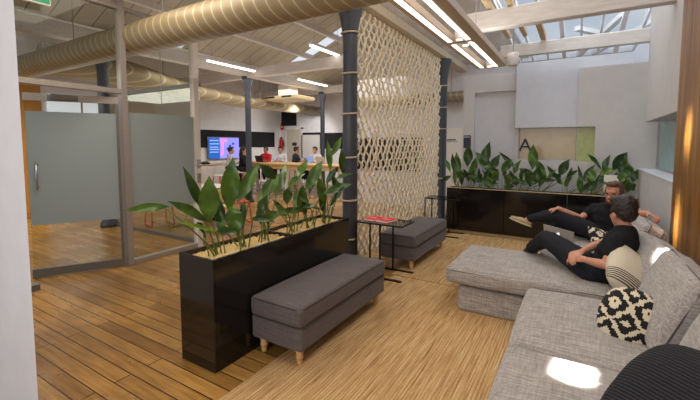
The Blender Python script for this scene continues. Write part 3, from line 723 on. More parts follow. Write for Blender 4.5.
def front_plant(y, leaves, label):
    t = thing('leafy_plant', label, 'plant', (-2.36, y, .8), 'broad leaved plants in the near planter')
    for k, (bx, by, tx, ty, wpx, dx, mt) in enumerate(leaves):
        X = -2.36 + dx; a_ = at_x(bx, by, X); tp = at_x(tx, ty, X + R.uniform(-.05, .05) + dx * .4)
        dep = (a_ - CAM).dot(FW); w = wpx * dep / F
        root = V((-2.36 + max(-.12, min(.12, dx * .5)) + R.uniform(-.03, .03), y + R.uniform(-.06, .06), .79))
        L = (tp - a_).length
        add_leaf(t, root, a_, tp, w, (R.uniform(-.02, .02), 0, L * .06), mt, None, R.uniform(-.5, .5), R.uniform(.15, .4), (R.uniform(-.02, .02), R.uniform(-.03, .03), .03))
    filler(t, V((-2.36, y, .79)), 3, .26)
def z1(l): return [(120 + bx / 2.667, 150 + by / 2.667, 120 + tx / 2.667, 150 + ty / 2.667, w / 2.667, dx, m) for bx, by, tx, ty, w, dx, m in l]
def z2(l): return [(190 + bx / 4, 120 + by / 4, 190 + tx / 4, 120 + ty / 4, w / 4, dx, m) for bx, by, tx, ty, w, dx, m in l]
A, B_, C_ = 'leaf_a', 'leaf_b', 'leaf_c'
front_plant(1.93, z1([(118, 152, 8, 163, 22, -.1, A), (222, 186, 126, 136, 26, -.02, A), (216, 150, 168, 44, 24, -.05, B_), (238, 182, 238, 68, 52, .02, A), (168, 196, 268, 222, 10, .05, C_)]),
            'leafy plant at the near end of the front planter, one leaf drooping far left')
front_plant(2.16, z1([(293, 150, 302, 18, 48, .02, A), (266, 205, 262, 122, 30, -.06, B_), (296, 158, 318, 226, 48, .06, A), (318, 130, 372, 36, 36, -.04, A), (345, 132, 300, 60, 26, -.1, B_)]),
            'leafy plant second from the near end of the front planter, with a tall upright leaf')
front_plant(2.42, z2([(280, 318, 362, 212, 46, .0, A), (335, 232, 274, 178, 42, .05, B_), (346, 300, 386, 172, 42, -.03, A), (285, 372, 312, 300, 42, .1, B_), (400, 268, 462, 212, 34, -.1, A)]),
            'leafy plant left of the divider in the front planter, leaves leaning right')
front_plant(2.80, z2([(436, 222, 470, 158, 38, -.05, A), (468, 272, 532, 162, 48, .02, A), (388, 330, 400, 262, 36, .08, B_), (345, 345, 395, 385, 22, .1, A), (420, 345, 452, 262, 32, -.02, A)]),
            'leafy plant just right of the divider in the front planter, broad upright leaves')
front_plant(3.05, z2([(538, 328, 514, 226, 36, .03, A), (480, 285, 500, 215, 26, -.08, B_), (505, 345, 450, 352, 26, .08, B_), (470, 330, 430, 300, 30, .1, A), (548, 250, 585, 190, 26, -.1, B_)]),
            'leafy plant second from the far end of the front planter, drooping dark leaves')
front_plant(3.36, z2([(560, 190, 548, 78, 26, -.02, A), (568, 138, 606, 66, 26, .02, A), (545, 292, 648, 256, 34, .12, A), (588, 238, 660, 214, 24, .06, A), (612, 210, 606, 110, 30, -.1, B_), (590, 290, 570, 215, 26, .05, B_)]),
            'tall leafy plant at the far end of the front planter by the column')

def back_plant(cx, leaves, label):
    t = thing('leafy_plant', label, 'plant', (cx, 7.22, .8), 'broad leaved plants in the rear planter')
    for k, (bx, by, tx, ty, wpx, mt) in enumerate(leaves):
        Y = 7.21 + R.uniform(-.05, .05); a_ = at_y(bx, by, Y); tp = at_y(tx, ty, Y + R.uniform(-.05, .05))
        w = wpx * (a_ - CAM).dot(FW) / F
        root = V((cx + R.uniform(-.05, .05), 7.24 + R.uniform(-.05, .05), .8)); L = (tp - a_).length
        add_leaf(t, root, a_, tp, w * 1.15, (R.uniform(-.02, .02), 0, L * .08), mt, None, R.uniform(-.4, .4), R.uniform(.15, .4))
    filler(t, V((cx, 7.20, .8)), 4, .26)
def z3(l): return [(430 + bx / 4, 110 + by / 4, 430 + tx / 4, 110 + ty / 4, w / 4 * 1.05, m) for bx, by, tx, ty, w, m in l]
def z4(l): return [(560 + bx / 5, 140 + by / 5, 560 + tx / 5, 140 + ty / 5, w / 5 * 1.05, m) for bx, by, tx, ty, w, m in l]
back_plant(-1.93, z3([(80, 266, 42, 292, 16, B_), (78, 242, 58, 194, 14, A), (93, 240, 88, 172, 14, B_), (116, 255, 106, 168, 26, A), (126, 295, 118, 228, 22, B_), (100, 290, 98, 215, 16, A)]), 'leafy plant at the left end of the rear planter')
back_plant(-1.72, z3([(150, 218, 156, 138, 30, B_), (165, 262, 186, 188, 24, A), (190, 268, 130, 262, 20, B_), (178, 290, 160, 225, 18, A)]), 'leafy plant second from the left in the rear planter')
back_plant(-1.52, z3([(215, 215, 239, 126, 30, B_), (242, 248, 180, 166, 34, A), (212, 285, 165, 268, 20, B_), (236, 310, 232, 264, 30, A), (218, 285, 240, 230, 20, B_)]), 'leafy plant third from the left in the rear planter, one leaf raised highest')
back_plant(-1.36, z3([(250, 236, 282, 176, 26, B_), (272, 262, 242, 224, 22, A), (256, 290, 272, 235, 20, B_)]), 'small leafy plant between two bigger ones in the rear planter left half')
back_plant(-1.12, z3([(336, 226, 275, 166, 16, B_), (290, 242, 330, 196, 28, A), (332, 305, 294, 314, 24, B_), (338, 252, 366, 198, 22, A), (345, 300, 318, 240, 22, B_), (340, 280, 395, 300, 16, A)]), 'bushy leafy plant left of the letter A window in the rear planter')
back_plant(-.86, z3([(402, 272, 356, 232, 28, B_), (410, 228, 413, 136, 30, A), (424, 290, 442, 218, 28, B_), (456, 262, 424, 196, 24, A), (400, 300, 385, 240, 22, B_), (440, 300, 462, 240, 24, A), (470, 284, 504, 238, 14, B_)]), 'dense leafy plant in front of the letter A window')
back_plant(-.55, z3([(522, 258, 560, 196, 28, B_), (505, 272, 468, 222, 18, A), (515, 290, 500, 250, 20, B_)]) + z4([(36, 182, 92, 150, 16, B_)]), 'leafy plant right of the letter A window in the rear planter')
back_plant(-.16, z4([(112, 222, 88, 122, 14, B_), (105, 262, 96, 176, 24, A), (122, 192, 178, 122, 20, B_), (160, 205, 166, 136, 34, A), (110, 255, 220, 202, 34, B_), (200, 140, 136, 68, 20, B_)]), 'leafy plant in front of the green window pane')
back_plant(.20, z4([(215, 148, 250, 74, 24, B_), (205, 166, 274, 146, 30, C_), (272, 142, 338, 60, 48, B_), (300, 208, 332, 158, 34, A), (240, 215, 195, 190, 30, B_)]), 'leafy plant behind the bearded man with one yellow green leaf')
back_plant(.52, z4([(332, 188, 348, 118, 40, A), (366, 206, 390, 146, 34, B_), (352, 216, 372, 256, 28, A), (335, 258, 346, 208, 24, B_), (330, 240, 312, 180, 26, A), (300, 160, 345, 112, 30, B_)]), 'leafy plant at the right end of the rear planter by the low wall')

cd_ = thing('white_card', 'white card standing among the plants behind the bearded man', 'card', (.46, 7.16, .82)); MB().box((.37, 7.155, .92), (.56, 7.163, 1.18), .002, 1).build('sheet', M['paper'], cd_); MB().tube([(.46, 7.165, .8), (.46, 7.165, .95)], .005, 6).build('stake', M['stem'], cd_)
# ================================================================== ROPE SCREEN
rs = thing('rope_screen', 'knotted cream rope net hung as a screen between two dark columns', 'screen', (-2.5, 6.0, 0))
ry0, ry1, rz1 = 4.34, 7.74, 3.40
MB().tube([(-2.5, 4.2, rz1), (-2.5, 7.9, rz1)], .018, 10).build('top_rail', M['raw_timber'], rs, True)
cw, chh = .15, .105; nc = int((ry1 - ry0) / cw); nr = int((rz1 - .1) / chh)
b = MB()
def node(i, j):
    return V((-2.5 + R.uniform(-.015, .015), ry0 + (i + (.5 if j % 2 else 0)) * cw + R.uniform(-.004, .004), rz1 - .03 - j * chh + R.uniform(-.005, .005)))
P = {(i, j): node(i, j) for j in range(nr + 1) for i in range(nc + 1)}
def strand(p, q, r=.0138):
    m1 = p.lerp(q, .3); m2 = p.lerp(q, .75); dx = V((R.uniform(-.01, .01), 0, 0))
    m1.y = p.y + (q.y - p.y) * .16; m2.y = p.y + (q.y - p.y) * .84
    b.tube([p, m1 + dx, m2 - dx, q], r, 5, False)
for j in range(nr):
    for i in range(nc + 1):
        p = P[i, j]
        for di in ((-1, 0) if j % 2 == 0 else (0, 1)):
            q = P.get((i + di, j + 1))
            if q: strand(p, q)
            else: b.tube([p, p + V((0, (.5 * cw if di >= 0 else -.5 * cw) * .0, -chh)), P[i, min(nr, j + 1)]][:2], .012, 5, False)
        k = V((p.x + .004, p.y, p.z)); b.ball(k, (.021, .021, .034), 6)
b.build('rope_net', M['rope'], rs, True)
for i in range(nc + 1): MB().lathe((-2.5, P[i, 0].y, rz1 - .035), [(.026, 0), (.03, .02), (.03, .045), (.022, .06)], 8).build('hanging_knot', M['rope'], rs, True)

# ================================================================== OTTOMANS
def ottoman():
    x0, x1, y0, y1 = -2.172, -1.66, 2.065, 3.46; c = ((x0 + x1) / 2, (y0 + y1) / 2)
    t = thing('bench_ottoman', 'charcoal fabric bench ottoman beside the front planter, nearest the camera', 'ottoman', (c[0], c[1], 0), 'charcoal bench ottomans')
    soft_box(MB(), (c[0], c[1], .225), (x1 - x0 - .012, y1 - y0 - .012, .19), .025).build('body', M['ottoman'], t, True)
    soft_box(MB(), (c[0], c[1], .39), (x1 - x0, y1 - y0, .155), .034, (0, 0, .025), .003).build('lid_cushion', M['ottoman'], t, True)
    def loop(z, inset, r):
        pts = []; rr = .05
        for cx, cy, a0 in ((x1 - inset - rr, y1 - inset - rr, 0), (x0 + inset + rr, y1 - inset - rr, PI / 2), (x0 + inset + rr, y0 + inset + rr, PI), (x1 - inset - rr, y0 + inset + rr, 1.5 * PI)):
            pts += [(cx + rr * math.cos(a0 + k * PI / 8), cy + rr * math.sin(a0 + k * PI / 8), z) for k in range(5)]
        return MB().tube(pts + pts[:1], r, 6)
    loop(.45, .006, .006).build('piping', M['ottoman_pipe'], t, True)
    loop(.316, .004, .006).build('seam', M['ottoman_pipe'], t, True)
    for sx, sy in ((0, 0), (1, 0), (0, 1), (1, 1)):
        lx = x1 - .075 if sx else x0 + .075; ly = y1 - .075 if sy else y0 + .075
        MB().lathe((lx, ly, 0), [(.019, .0), (.022, .01), (.024, .035), (.021, .05), (.031, .056), (.031, .066), (.024, .075), (.034, .115), (.036, .135)], 16).build('leg', M['leg_wood'], t, True)
    return t
o1 = ottoman()
o2 = copy_tree(o1); o2.location = (o1.location.x - .095, o1.location.y + 2.465, .0)
o2['label'] = 'charcoal fabric bench ottoman farther back in front of the rope screen'

# ================================================================== SIDE TABLES
def side_table():
    x0, x1, y0, y1, h = -2.37, -1.745, 4.07, 4.45, .69; w = .018
    t = thing('side_table', 'black framed glass side table between the two ottomans, two red booklets on it', 'side table', (-2.06, 4.26, 0), 'black c-shaped side tables')
    b = MB()
    for p, q in (((x0, y0), (x1, y0)), ((x1, y0), (x1, y1)), ((x1, y1), (x0, y1)), ((x0, y1), (x0, y0))): b.bar((p[0], p[1], h - w / 2), (q[0], q[1], h - w / 2), w, w)
    b.build('top_frame', M['black_metal'], t)
    MB().box((x0 + .01, y0 + .01, h - .006), (x1 - .01, y1 - .01, h)).build('glass_top', M['tableglass'], t)
    for x, y in ((x0, y0), (x0, y1), (-2.03, y0), (-2.03, y1)):
        MB().box((x - w / 2, y - w / 2, .016), (x + w / 2, y + w / 2, h - w)).build('leg', M['black_metal'], t)
    for y in (y0, y1): MB().box((x0, y - .02, .008), (x1, y + .02, .024)).build('base_bar', M['black_metal'], t)
    return t
s1 = side_table(); s2 = copy_tree(s1); s2.location = (s1.location.x + .01, s1.location.y + 2.5, 0)
s2['label'] = 'black framed glass side table beyond the far ottoman, near the rear planter'
def booklet(x0, y0, x1, y1, label, ang, z=.69):
    c = V(((x0 + x1) / 2, (y0 + y1) / 2, z)); t = thing('booklet', label, 'booklet', c, 'red booklets on the side table'); hx, hy = (x1 - x0) / 2, (y1 - y0) / 2
    MB().box((c.x - hx + .004, c.y - hy + .004, z + .003), (c.x + hx - .003, c.y + hy - .003, z + .022)).build('pages', M['paper'], t)
    b = MB(); b.box((c.x - hx, c.y - hy, z), (c.x + hx, c.y + hy, z + .003)); b.box((c.x - hx, c.y - hy, z + .022), (c.x + hx, c.y + hy, z + .025)); b.box((c.x - hx, c.y - hy, z + .003), (c.x - hx + .004, c.y + hy, z + .022)); b.build('cover', M['red_book'], t)
    MB().box((c.x - hx * .6, c.y - .01, z + .0252), (c.x + hx * .5, c.y + .012, z + .0258)).build('title_strip', M['paper'], t)
    t.rotation_euler.z = ang
booklet(-2.31, 4.17, -2.15, 4.39, 'red booklet nearer the rope screen on the glass side table', -.12)
booklet(-2.12, 4.15, -1.95, 4.38, 'red booklet with white page edges at the right on the glass side table', -.2)

# ================================================================== RUGS
def rug(x0, y0, x1, y1, label):
    o = MB().box((x0, y0, 0.0005), (x1, y1, .011), .003, 1).build('jute_rug', M['rug'], None, False, ((x0 + x1) / 2, (y0 + y1) / 2, 0))
    tag(o, label, 'rug', 'jute rugs')
rug(-1.93, .3, .6, 4.27, 'straw coloured jute rug in the foreground under the near ottoman')
rug(-1.98, 4.295, .6, 6.98, 'straw coloured jute rug farther back towards the rear planter')

# ================================================================== SOFA
so = thing('corner_sofa', 'large grey woven corner sofa with a chaise reaching across the rug', 'sofa', (.2, 3.3, 0))
def seat(x0, x1, y0, y1, z0=.24, z1=.45, name='seat_cushion', puff=.03, r=.05, sd=0):
    o = soft_box(MB(), ((x0 + x1) / 2, (y0 + y1) / 2, (z0 + z1) / 2), (x1 - x0, y1 - y0, z1 - z0), r, (.01, .006, puff), .006, None, sd).build(name, M['sofa'], so, True)
    return o
b = MB(); b.box((-.25, .3, .012), (.78, 3.6, .25), .02); b.box((-.25, 4.6, .012), (.78, 6.15, .25), .02); b.build('base', M['sofa'], so)
b = MB(); b.box((-.97, 3.68, .012), (.78, 4.58, .255), .025); b.build('chaise_base', M['sofa'], so)
b = MB(); b.box((.6, .3, .25), (.8, 6.15, .66), .04, 3); b.build('back_frame', M['sofa'], so)
seat(-.33, .5, 2.41, 3.47, sd=1); seat(-.33, .5, .95, 2.40, sd=2); seat(-.33, .5, 4.66, 6.1, sd=3)
ch = seat(-1.09, .5, 3.63, 4.64, .285, .445, 'chaise_cushion', .02, .045, 4)
def rloop(x0, x1, y0, y1, z, r=.005, rr=.04):
    pts = []
    for cx, cy, a0 in ((x1 - rr, y1 - rr, 0), (x0 + rr, y1 - rr, PI / 2), (x0 + rr, y0 + rr, PI), (x1 - rr, y0 + rr, 1.5 * PI)):
        pts += [(cx + rr * math.cos(a0 + k * PI / 8), cy + rr * math.sin(a0 + k * PI / 8), z) for k in range(5)]
    return MB().tube(pts + pts[:1], r, 6)
rloop(-1.085, .49, 3.635, 4.635, .415).build('piping', M['sofa_pipe'], so, True)
def back_cush(y0, y1, tilt, c, h, t, sd, yaw=0):
    rot = Matrix.Rotation(yaw, 3, 'Z') @ Matrix.Rotation(tilt, 3, 'Y')
    o = soft_box(MB(), c, (t, y1 - y0, h), .05, (.03, .008, .012), .007, rot, sd).build('back_cushion', M['sofa'], so, True)
    hy, hz, xx = (y1 - y0) / 2 + .002, h / 2 + .003, t / 2 - .045
    for x in (-xx, xx):
        k = .04; pts = []
        for cy, cz, a0 in ((hy - k, hz - k, 0), (-hy + k, hz - k, PI / 2), (-hy + k, -hz + k, PI), (hy - k, -hz + k, 1.5 * PI)):
            pts += [rot @ V((x, cy + k * math.cos(a0 + q * PI / 8), cz + k * math.sin(a0 + q * PI / 8))) + V(c) for q in range(5)]
        MB().tube(pts + pts[:1], .005, 6).build('piping', M['sofa_pipe'], o, True)
    return o
back_cush(2.60, 3.44, math.radians(22), (.55, 3.02, .665), .49, .19, 5)
back_cush(1.50, 2.40, math.radians(20), (.56, 1.95, .66), .48, .19, 6)
back_cush(3.50, 4.36, math.radians(24), (.55, 3.94, .63), .45, .18, 7, .10)
back_cush(4.55, 5.4, math.radians(24), (.58, 4.97, .66), .42, .2, 8, .05)
back_cush(5.42, 6.1, math.radians(22), (.56, 5.76, .66), .46, .2, 9)

# ---- loose cushions
def loose(name, label, c, w, h, t, yaw, tilt, roll, mat, seed=0, pinch=.08, cat='cushion', rnd=0):
    rot = Matrix.Rotation(yaw, 3, 'Z') @ Matrix.Rotation(tilt, 3, 'X') @ Matrix.Rotation(roll, 3, 'Y')
    mb = pillow(MB(), (0, 0, 0), w, h, t, Matrix.Identity(3), 22, pinch, .01, seed, rnd)
    o = mb.build(name, mat, None, True); o.location = c; o.rotation_euler = rot.to_euler()
    tag(o, label, cat); return o
loose('patterned_cushion', 'small black and cream zigzag knit cushion on the sofa seat', (.315, 2.88, .555), .33, .39, .24, .0, -.40, .25, M['ikat'], 3, 0, rnd=.85)
loose('ribbed_cushion', 'black ribbed knit cushion in the bottom right corner of the sofa', (.43, 1.76, .60), .66, .62, .32, -.75, -.85, .0, M['rib_knit'], 5, 0, rnd=.6)
loose('cream_cushion', 'cream cushion with fine dark stripes behind the nearer man', (.405, 3.74, .60), .50, .42, .19, 1.0, -.62, -.62, M['stripe_pillow'], 6, .0, rnd=.25)
loose('printed_cushion', 'black and white patterned cushion wedged between the two men', (.29, 4.80, .60), .34, .34, .14, .9, -.7, .4, M['ikat'], 8)

# ================================================================== PEOPLE
def hand(mb, wrist, d, n, side, s=1.0, curl=.5, seg=6):
    """palm + four unequal fingers and a thumb; d along the hand, n out of the back of the hand, side towards the thumb"""
    w, d, n, side = V(wrist), V(d).normalized(), V(n).normalized(), V(side).normalized()
    for k, off in enumerate((.03, .011, -.009, -.028)):
        mb.capsule(w + side * off * .7 * s, w + (d * .085 + side * off) * s, .0135 * s, .0115 * s, seg)
        L = (.042, .047, .043, .033)[k] * s; p = w + (d * .088 + side * off) * s; a_ = curl * .6
        for j in range(3):
            q = p + (d * math.cos(a_) - n * math.sin(a_)) * L * (1, .75, .6)[j]
            mb.capsule(p, q, (.0092 - .0008 * j) * s, (.0086 - .0008 * j) * s, seg); p = q; a_ += curl
    p = w + (side * .03 + d * .03) * s; q = p + (side * .6 + d * .7 - n * .25).normalized() * .04 * s; mb.capsule(p, q, .0125 * s, .011 * s, seg)
    r = q + (side * .15 + d * .9 - n * .4).normalized() * .032 * s; mb.capsule(q, r, .0105 * s, .0088 * s, seg)
def head(mb, c, f, u, s=1.0, seg=16):
    c, f, u = V(c), V(f).normalized(), V(u).normalized(); r = f.cross(u).normalized(); u = r.cross(f).normalized()
    rot = Matrix((r, f, u)).transposed()
    def P_(x, y, z): return c + (r * x + f * y + u * z) * s
    mb.ball(P_(0, -.012, .035), V((.076, .094, .085)) * s, seg, rot); mb.ball(P_(0, .03, -.03), V((.060, .066, .082)) * s, seg, rot)
    mb.ball(P_(0, .052, -.088), V((.034, .034, .028)) * s, 10, rot)
    mb.capsule(P_(0, .088, .008), P_(0, .112, -.028), .011 * s, .016 * s, 8)
    mb.ball(P_(0, .088, -.058), V((.026, .014, .007)) * s, 8, rot); mb.ball(P_(0, .087, -.068), V((.022, .013, .007)) * s, 8, rot)
    mb.ball(P_(0, .078, .028), V((.05, .02, .012)) * s, 10, rot)
    for sx in (-1, 1):
        mb.ball(P_(.076 * sx, -.012, -.012), V((.012, .022, .033)) * s, 10, rot); mb.ball(P_(.04 * sx, .062, -.022), V((.02, .02, .02)) * s, 8, rot)
    return P_, rot
def hair_cap(mb, P_, rot, s=1.0, back=.0, vol=1.0, low=-.02):
    """short hair: crown, back, sides above the ear and a raised fringe"""
    mb.ball(P_(0, -.028, .055), V((.083, .09, .082 * vol)) * s, 16, rot); mb.ball(P_(0, -.06, .01), V((.076, .05, .07)) * s, 14, rot)
    mb.ball(P_(0, .042, .108), V((.062, .046, .028 * vol)) * s, 12, rot)
    for sx in (-1, 1): mb.ball(P_(.068 * sx, -.012, .035), V((.017, .05, .05)) * s, 10, rot)
def hair_noise(amp): return lambda p: mnoise.noise_vector(p * 55) * amp + mnoise.noise_vector(p * 25) * amp
def chain(mb, pts, rs, seg=12):
    for i in range(len(pts) - 1): mb.capsule(pts[i], pts[i + 1], rs[i], rs[i + 1], seg)
def shoe(t, ankle, d, up, mat, sole, label=None, s=1.0):
    a_, d, up = V(ankle), V(d).normalized(), V(up).normalized(); r = d.cross(up).normalized(); up = r.cross(d).normalized(); rot = Matrix((r, d, up)).transposed()
    mb = MB(); h = a_ - up * .045 * s
    mb.ball(h - d * .03 * s, V((.036, .045, .042)) * s, 12, rot); mb.ball(h + d * .06 * s - up * .008, V((.039, .08, .036)) * s, 12, rot); mb.ball(h + d * .135 * s - up * .016 * s, V((.042, .06, .027)) * s, 12, rot); mb.ball(h - d * .01 * s + up * .03 * s, V((.036, .042, .03)) * s, 10, rot)
    o = remesh('shoe', mb, .006, mat, t, sm=5)
    sb = MB(); pts = []
    for k in range(24):
        an = 2 * PI * k / 24; y = .058 + .142 * math.sin(an); x = (.042 if y > .02 else .036) * math.cos(an); pts.append(h + (d * y + r * x) * s - up * .044 * s)
    sb.prism(pts, up * .016 * s).build('sole', sole, o)
def person(label, group, J, skin, shirt, trousers, hairm, vox=.009, beard=None, glasses=False, shoes=None, hair='short', sleeve=.55, hv=1.0, detail=True, lean=None):
    pel, neck, hc = V(J['pelvis']), V(J['neck']), V(J['head']); f = V(J['face']); hu = V(J.get('hup', (0, 0, 1)))
    org = (pel.x, pel.y, J.get('base', pel.z - .08))
    shl, shr, ell, elr, wrl, wrr = (V(J[k]) for k in ('shl', 'shr', 'ell', 'elr', 'wrl', 'wrr'))
    hs = J.get('hs', 1.0); body = MB(); P_, rot = head(body, hc, f, hu, hs)
    body.capsule(neck - V((0, 0, .03)), hc - V((0, 0, .06)) - f.normalized() * .015, .058, .052, 14)
    chest = pel.lerp(neck, .62)
    chain(body, [pel, pel.lerp(neck, .35), chest, neck - V((0, 0, .02))], [.11, .105, .115, .06]); chain(body, [shl, neck, shr], [.045, .055, .045])
    for sh, el, wr in ((shl, ell, wrl), (shr, elr, wrr)):
        chain(body, [sh, sh.lerp(el, .5), el], [.047, .043, .036]); chain(body, [el, el.lerp(wr, .3), wr], [.037, .039, .025])
    hands = J.get('hands', {})
    for k, wr, el in (('l', wrl, ell), ('r', wrr, elr)):
        h = hands.get(k); d = (wr - el).normalized()
        if h: hand(body, wr, h[0], h[1], h[2], 1.0, h[3])
        elif detail: hand(body, wr, d, (0, 0, 1), d.cross(V((0, 0, 1))), 1, .5)
        else: hand(body, wr, d, (0, 0, 1), d.cross(V((0, 0, 1))), 1.1, .4, 5)
    legs = J.get('legs')
    if legs:
        for hp, kn, an in legs: chain(body, [hp, kn, an], [.06, .048, .036])
    t = remesh('person', body, vox if detail else .011, skin, None, org, 4)
    t['_o'] = tuple(org); tag(t, label, 'person', group)
    # shirt
    sb = MB(); dirv = (shr - shl).normalized(); tw = J.get('tw', 1.0)
    side = dirv; fr = (neck - pel).normalized(); back = side.cross(fr).normalized(); rt_ = Matrix((side, back, fr)).transposed()
    for s_, wx, wy in ((.0, .165, .125), (.25, .158, .125), (.5, .168, .122), (.72, .172, .115), (.86, .15, .09)):
        sb.ball(pel.lerp(neck, s_), V((wx * tw, wy * tw, .11)), 16, rt_)
    chain(sb, [shl, neck - fr * .02, shr], [.062, .062, .062])
    for sh, el in ((shl, ell), (shr, elr)): chain(sb, [sh, sh.lerp(el, sleeve)], [.064, .058 if sleeve < .8 else .05])
    if sleeve > .8:
        for el, wr in ((ell, wrl), (elr, wrr)): chain(sb, [el, el.lerp(wr, .8)], [.048, .036])
    remesh('shirt', sb, .010, shirt, t, sm=7, disp=lambda p: mnoise.noise_vector(p * 9) * .006)
    if legs:
        tb = MB(); tb.ball(pel - V((0, 0, .01)), V((.17, .15, .11)), 14, rt_)
        for hp, kn, an in legs:
            hp, kn, an = V(hp), V(kn), V(an); k_ = J.get('lw', 1.0); chain(tb, [hp, hp.lerp(kn, .5), kn], [.098 * k_, .09 * k_, .076 * k_]); chain(tb, [kn, kn.lerp(an, .35), kn.lerp(an, .94)], [.076 * k_, .07 * k_, .058])
        remesh('trousers', tb, .010, trousers, t, sm=6, disp=lambda p: mnoise.noise_vector(p * 11) * .007)
    hb = MB()
    if hair == 'short': hair_cap(hb, P_, rot, hs, vol=hv)
    else:
        hair_cap(hb, P_, rot, 1.03, vol=1.05); hb.capsule(P_(0, -.05, .03), P_(0, -.07, -.17), .085, .07, 12)
    remesh('hair', hb, .007, hairm, t, sm=3, disp=hair_noise(.0065))
    if beard:
        bb = MB(); bb.ball(P_(0, .05, -.085), V((.046, .046, .036)), 12, rot)
        for sx in (-1, 1): bb.capsule(P_(.055 * sx, .02, -.03), P_(.038 * sx, .06, -.085), .018, .02, 8)
        bb.ball(P_(0, .09, -.048), V((.03, .012, .007)), 8, rot)
        remesh('beard', bb, .006, beard, t, sm=2, disp=hair_noise(.002))
    if detail:
        for sx in (-1, 1):
            MB().ball(P_(.031 * sx, .078, .006), V((.012, .009, .0075)), 10, rot).build('eye', M['eye'], t, True)
    if glasses:
        g = MB()
        for sx in (-1, 1):
            c0 = [P_(.033 * sx + .025 * math.cos(a_), .104, .004 + .019 * math.sin(a_)) for a_ in [k * PI / 8 for k in range(17)]]; g.tube(c0, .0028, 6, False)
            g.tube([P_(.058 * sx, .102, .01), P_(.079 * sx, .05, .008), P_(.081 * sx, -.02, .002)], .0026, 6)
        g.tube([P_(-.009, .106, .008), P_(.009, .106, .008)], .0028, 6); g.build('glasses', M['lens'], t, True)
    if shoes:
        for a_, d, up, m, sl in shoes: shoe(t, a_, d, up, m, sl)
    return t

# nearer man, seen from behind, legs drawn up over the chaise
person('man in a black t-shirt seen from behind, sitting on the sofa chaise with hands clasped', 'men on the sofa', dict(
    lw=1.06, pelvis=(.255, 4.01, .53), neck=(.39, 4.03, .905), head=(.362, 4.08, 1.04), face=(-.5, .86, -.1), base=.445, tw=1.15, hs=1.12,
    shl=(.305, 3.85, .84), shr=(.435, 4.22, .845), ell=(.235, 3.735, .65), elr=(.19, 4.21, .71), wrl=(.075, 3.815, .655), wrr=(.06, 3.92, .69),
    hands=dict(l=((-.85, .35, -.15), (-.25, -.6, .75), (.4, .5, .7), .7), r=((-.6, -.75, -.2), (-.3, .2, .9), (-.7, .6, .2), .7)),
    legs=[((.14, 3.94, .51), (-.245, 4.25, .705), (-.41, 4.58, .50)), ((.2, 4.12, .50), (-.2, 4.42, .66), (-.37, 4.66, .51))]),
    M['skin'], M['tee'], M['denim'], M['hair_brown'], .0065, hv=1.25,
    shoes=[((-.43, 4.62, .53), (-.35, .9, -.45), (.1, -.1, 1), M['shoe_black'], M['shoe_black']), ((-.38, 4.70, .53), (-.3, .9, -.5), (.1, -.1, 1), M['shoe_black'], M['shoe_black'])])
# farther man, bearded, one leg crossed over the other
person('bearded man with glasses in black, one leg crossed, arm along the sofa back', 'men on the sofa', dict(
    lw=1.14, pelvis=(.30, 5.47, .555), neck=(.375, 5.45, .92), head=(.385, 5.39, 1.075), face=(-.45, -.88, -.06), base=.445, tw=1.15, hs=1.1,
    shl=(.51, 5.30, .855), shr=(.21, 5.60, .86), ell=(.63, 5.14, .90), elr=(.06, 5.44, .745), wrl=(.665, 5.00, .925), wrr=(-.185, 5.36, .86),
    hands=dict(l=((.5, -.8, -.1), (.3, .1, .9), (-.8, -.3, .2), .8), r=((-.95, .1, -.35), (-.1, -.3, .95), (.1, -.9, -.1), .55)),
    legs=[((.26, 5.40, .57), (-.20, 5.40, .765), (-.50, 5.33, .70)), ((.30, 5.60, .56), (-.18, 5.62, .60), (-.24, 5.62, .13))]),
    M['skin'], M['tee'], M['denim'], M['hair_auburn'], .0065, beard=M['hair_auburn'], glasses=True, hv=1.02,
    shoes=[((-.525, 5.33, .70), (-.86, -.05, .30), (-.30, .0, .9), M['shoe_tan'], M['sole']), ((-.24, 5.62, .105), (-1, 0, 0), (0, 0, 1), M['shoe_tan'], M['sole'])])

# ---- laptop standing open on the sofa between them
e = V((.3, -.18, -.022)).normalized(); n_ = V((-.514, -.857, 0)); W, D, HH = .355, .235, .235
up_ = e.cross(n_); up_ = up_ if up_.z > 0 else -up_; up_ = (up_ * .97 + n_ * .24).normalized()
Lb = V((-.31, 4.85, .735)) - up_ * HH
lt = thing('laptop', 'open silver laptop on the sofa between the two men, lid towards the camera', 'laptop', Lb + e * W / 2)
b = MB(); b.prism([Lb, Lb + e * W, Lb + e * W + up_ * HH, Lb + up_ * HH], -n_ * .008); lid = b.build('lid', M['laptop'], lt)
b = MB(); q = -n_ * .0085; m_ = .012; b.prism([Lb + e * m_ + up_ * m_ + q, Lb + e * (W - m_) + up_ * m_ + q, Lb + e * (W - m_) + up_ * (HH - m_) + q, Lb + e * m_ + up_ * (HH - m_) + q], -n_ * .001); b.build('screen', M['laptop_blue'], lid)
# bitten apple mark
cc = Lb + e * W * .5 + up_ * HH * .66 + n_ * .002; b = MB(); pts = []
for k in range(28):
    a_ = 2 * PI * k / 28; rr = .021 * (1 + .10 * math.cos(2 * a_ + PI) * .4) - (.004 if abs(a_ - PI / 2) < .35 else 0)
    x, y = rr * math.cos(a_) * 1.0, rr * math.sin(a_)
    if (x - .025) ** 2 + (y - .003) ** 2 < .011 ** 2: x = .025 - math.sqrt(max(0, .011 ** 2 - (y - .003) ** 2))
    pts.append(cc + e * x + up_ * y)
b.prism(pts, n_ * .0006); pts = [cc + e * x + up_ * y for x, y in ((0, .022), (.003, .03), (.010, .034), (.009, .027))]; b.prism(pts, n_ * .0006); b.build('logo', M['logo_white'], lid)
b = MB(); b.prism([Lb, Lb + e * W, Lb + e * W - n_ * D, Lb - n_ * D], (0, 0, .014)); ba = b.build('keyboard_base', M['laptop'], lt)
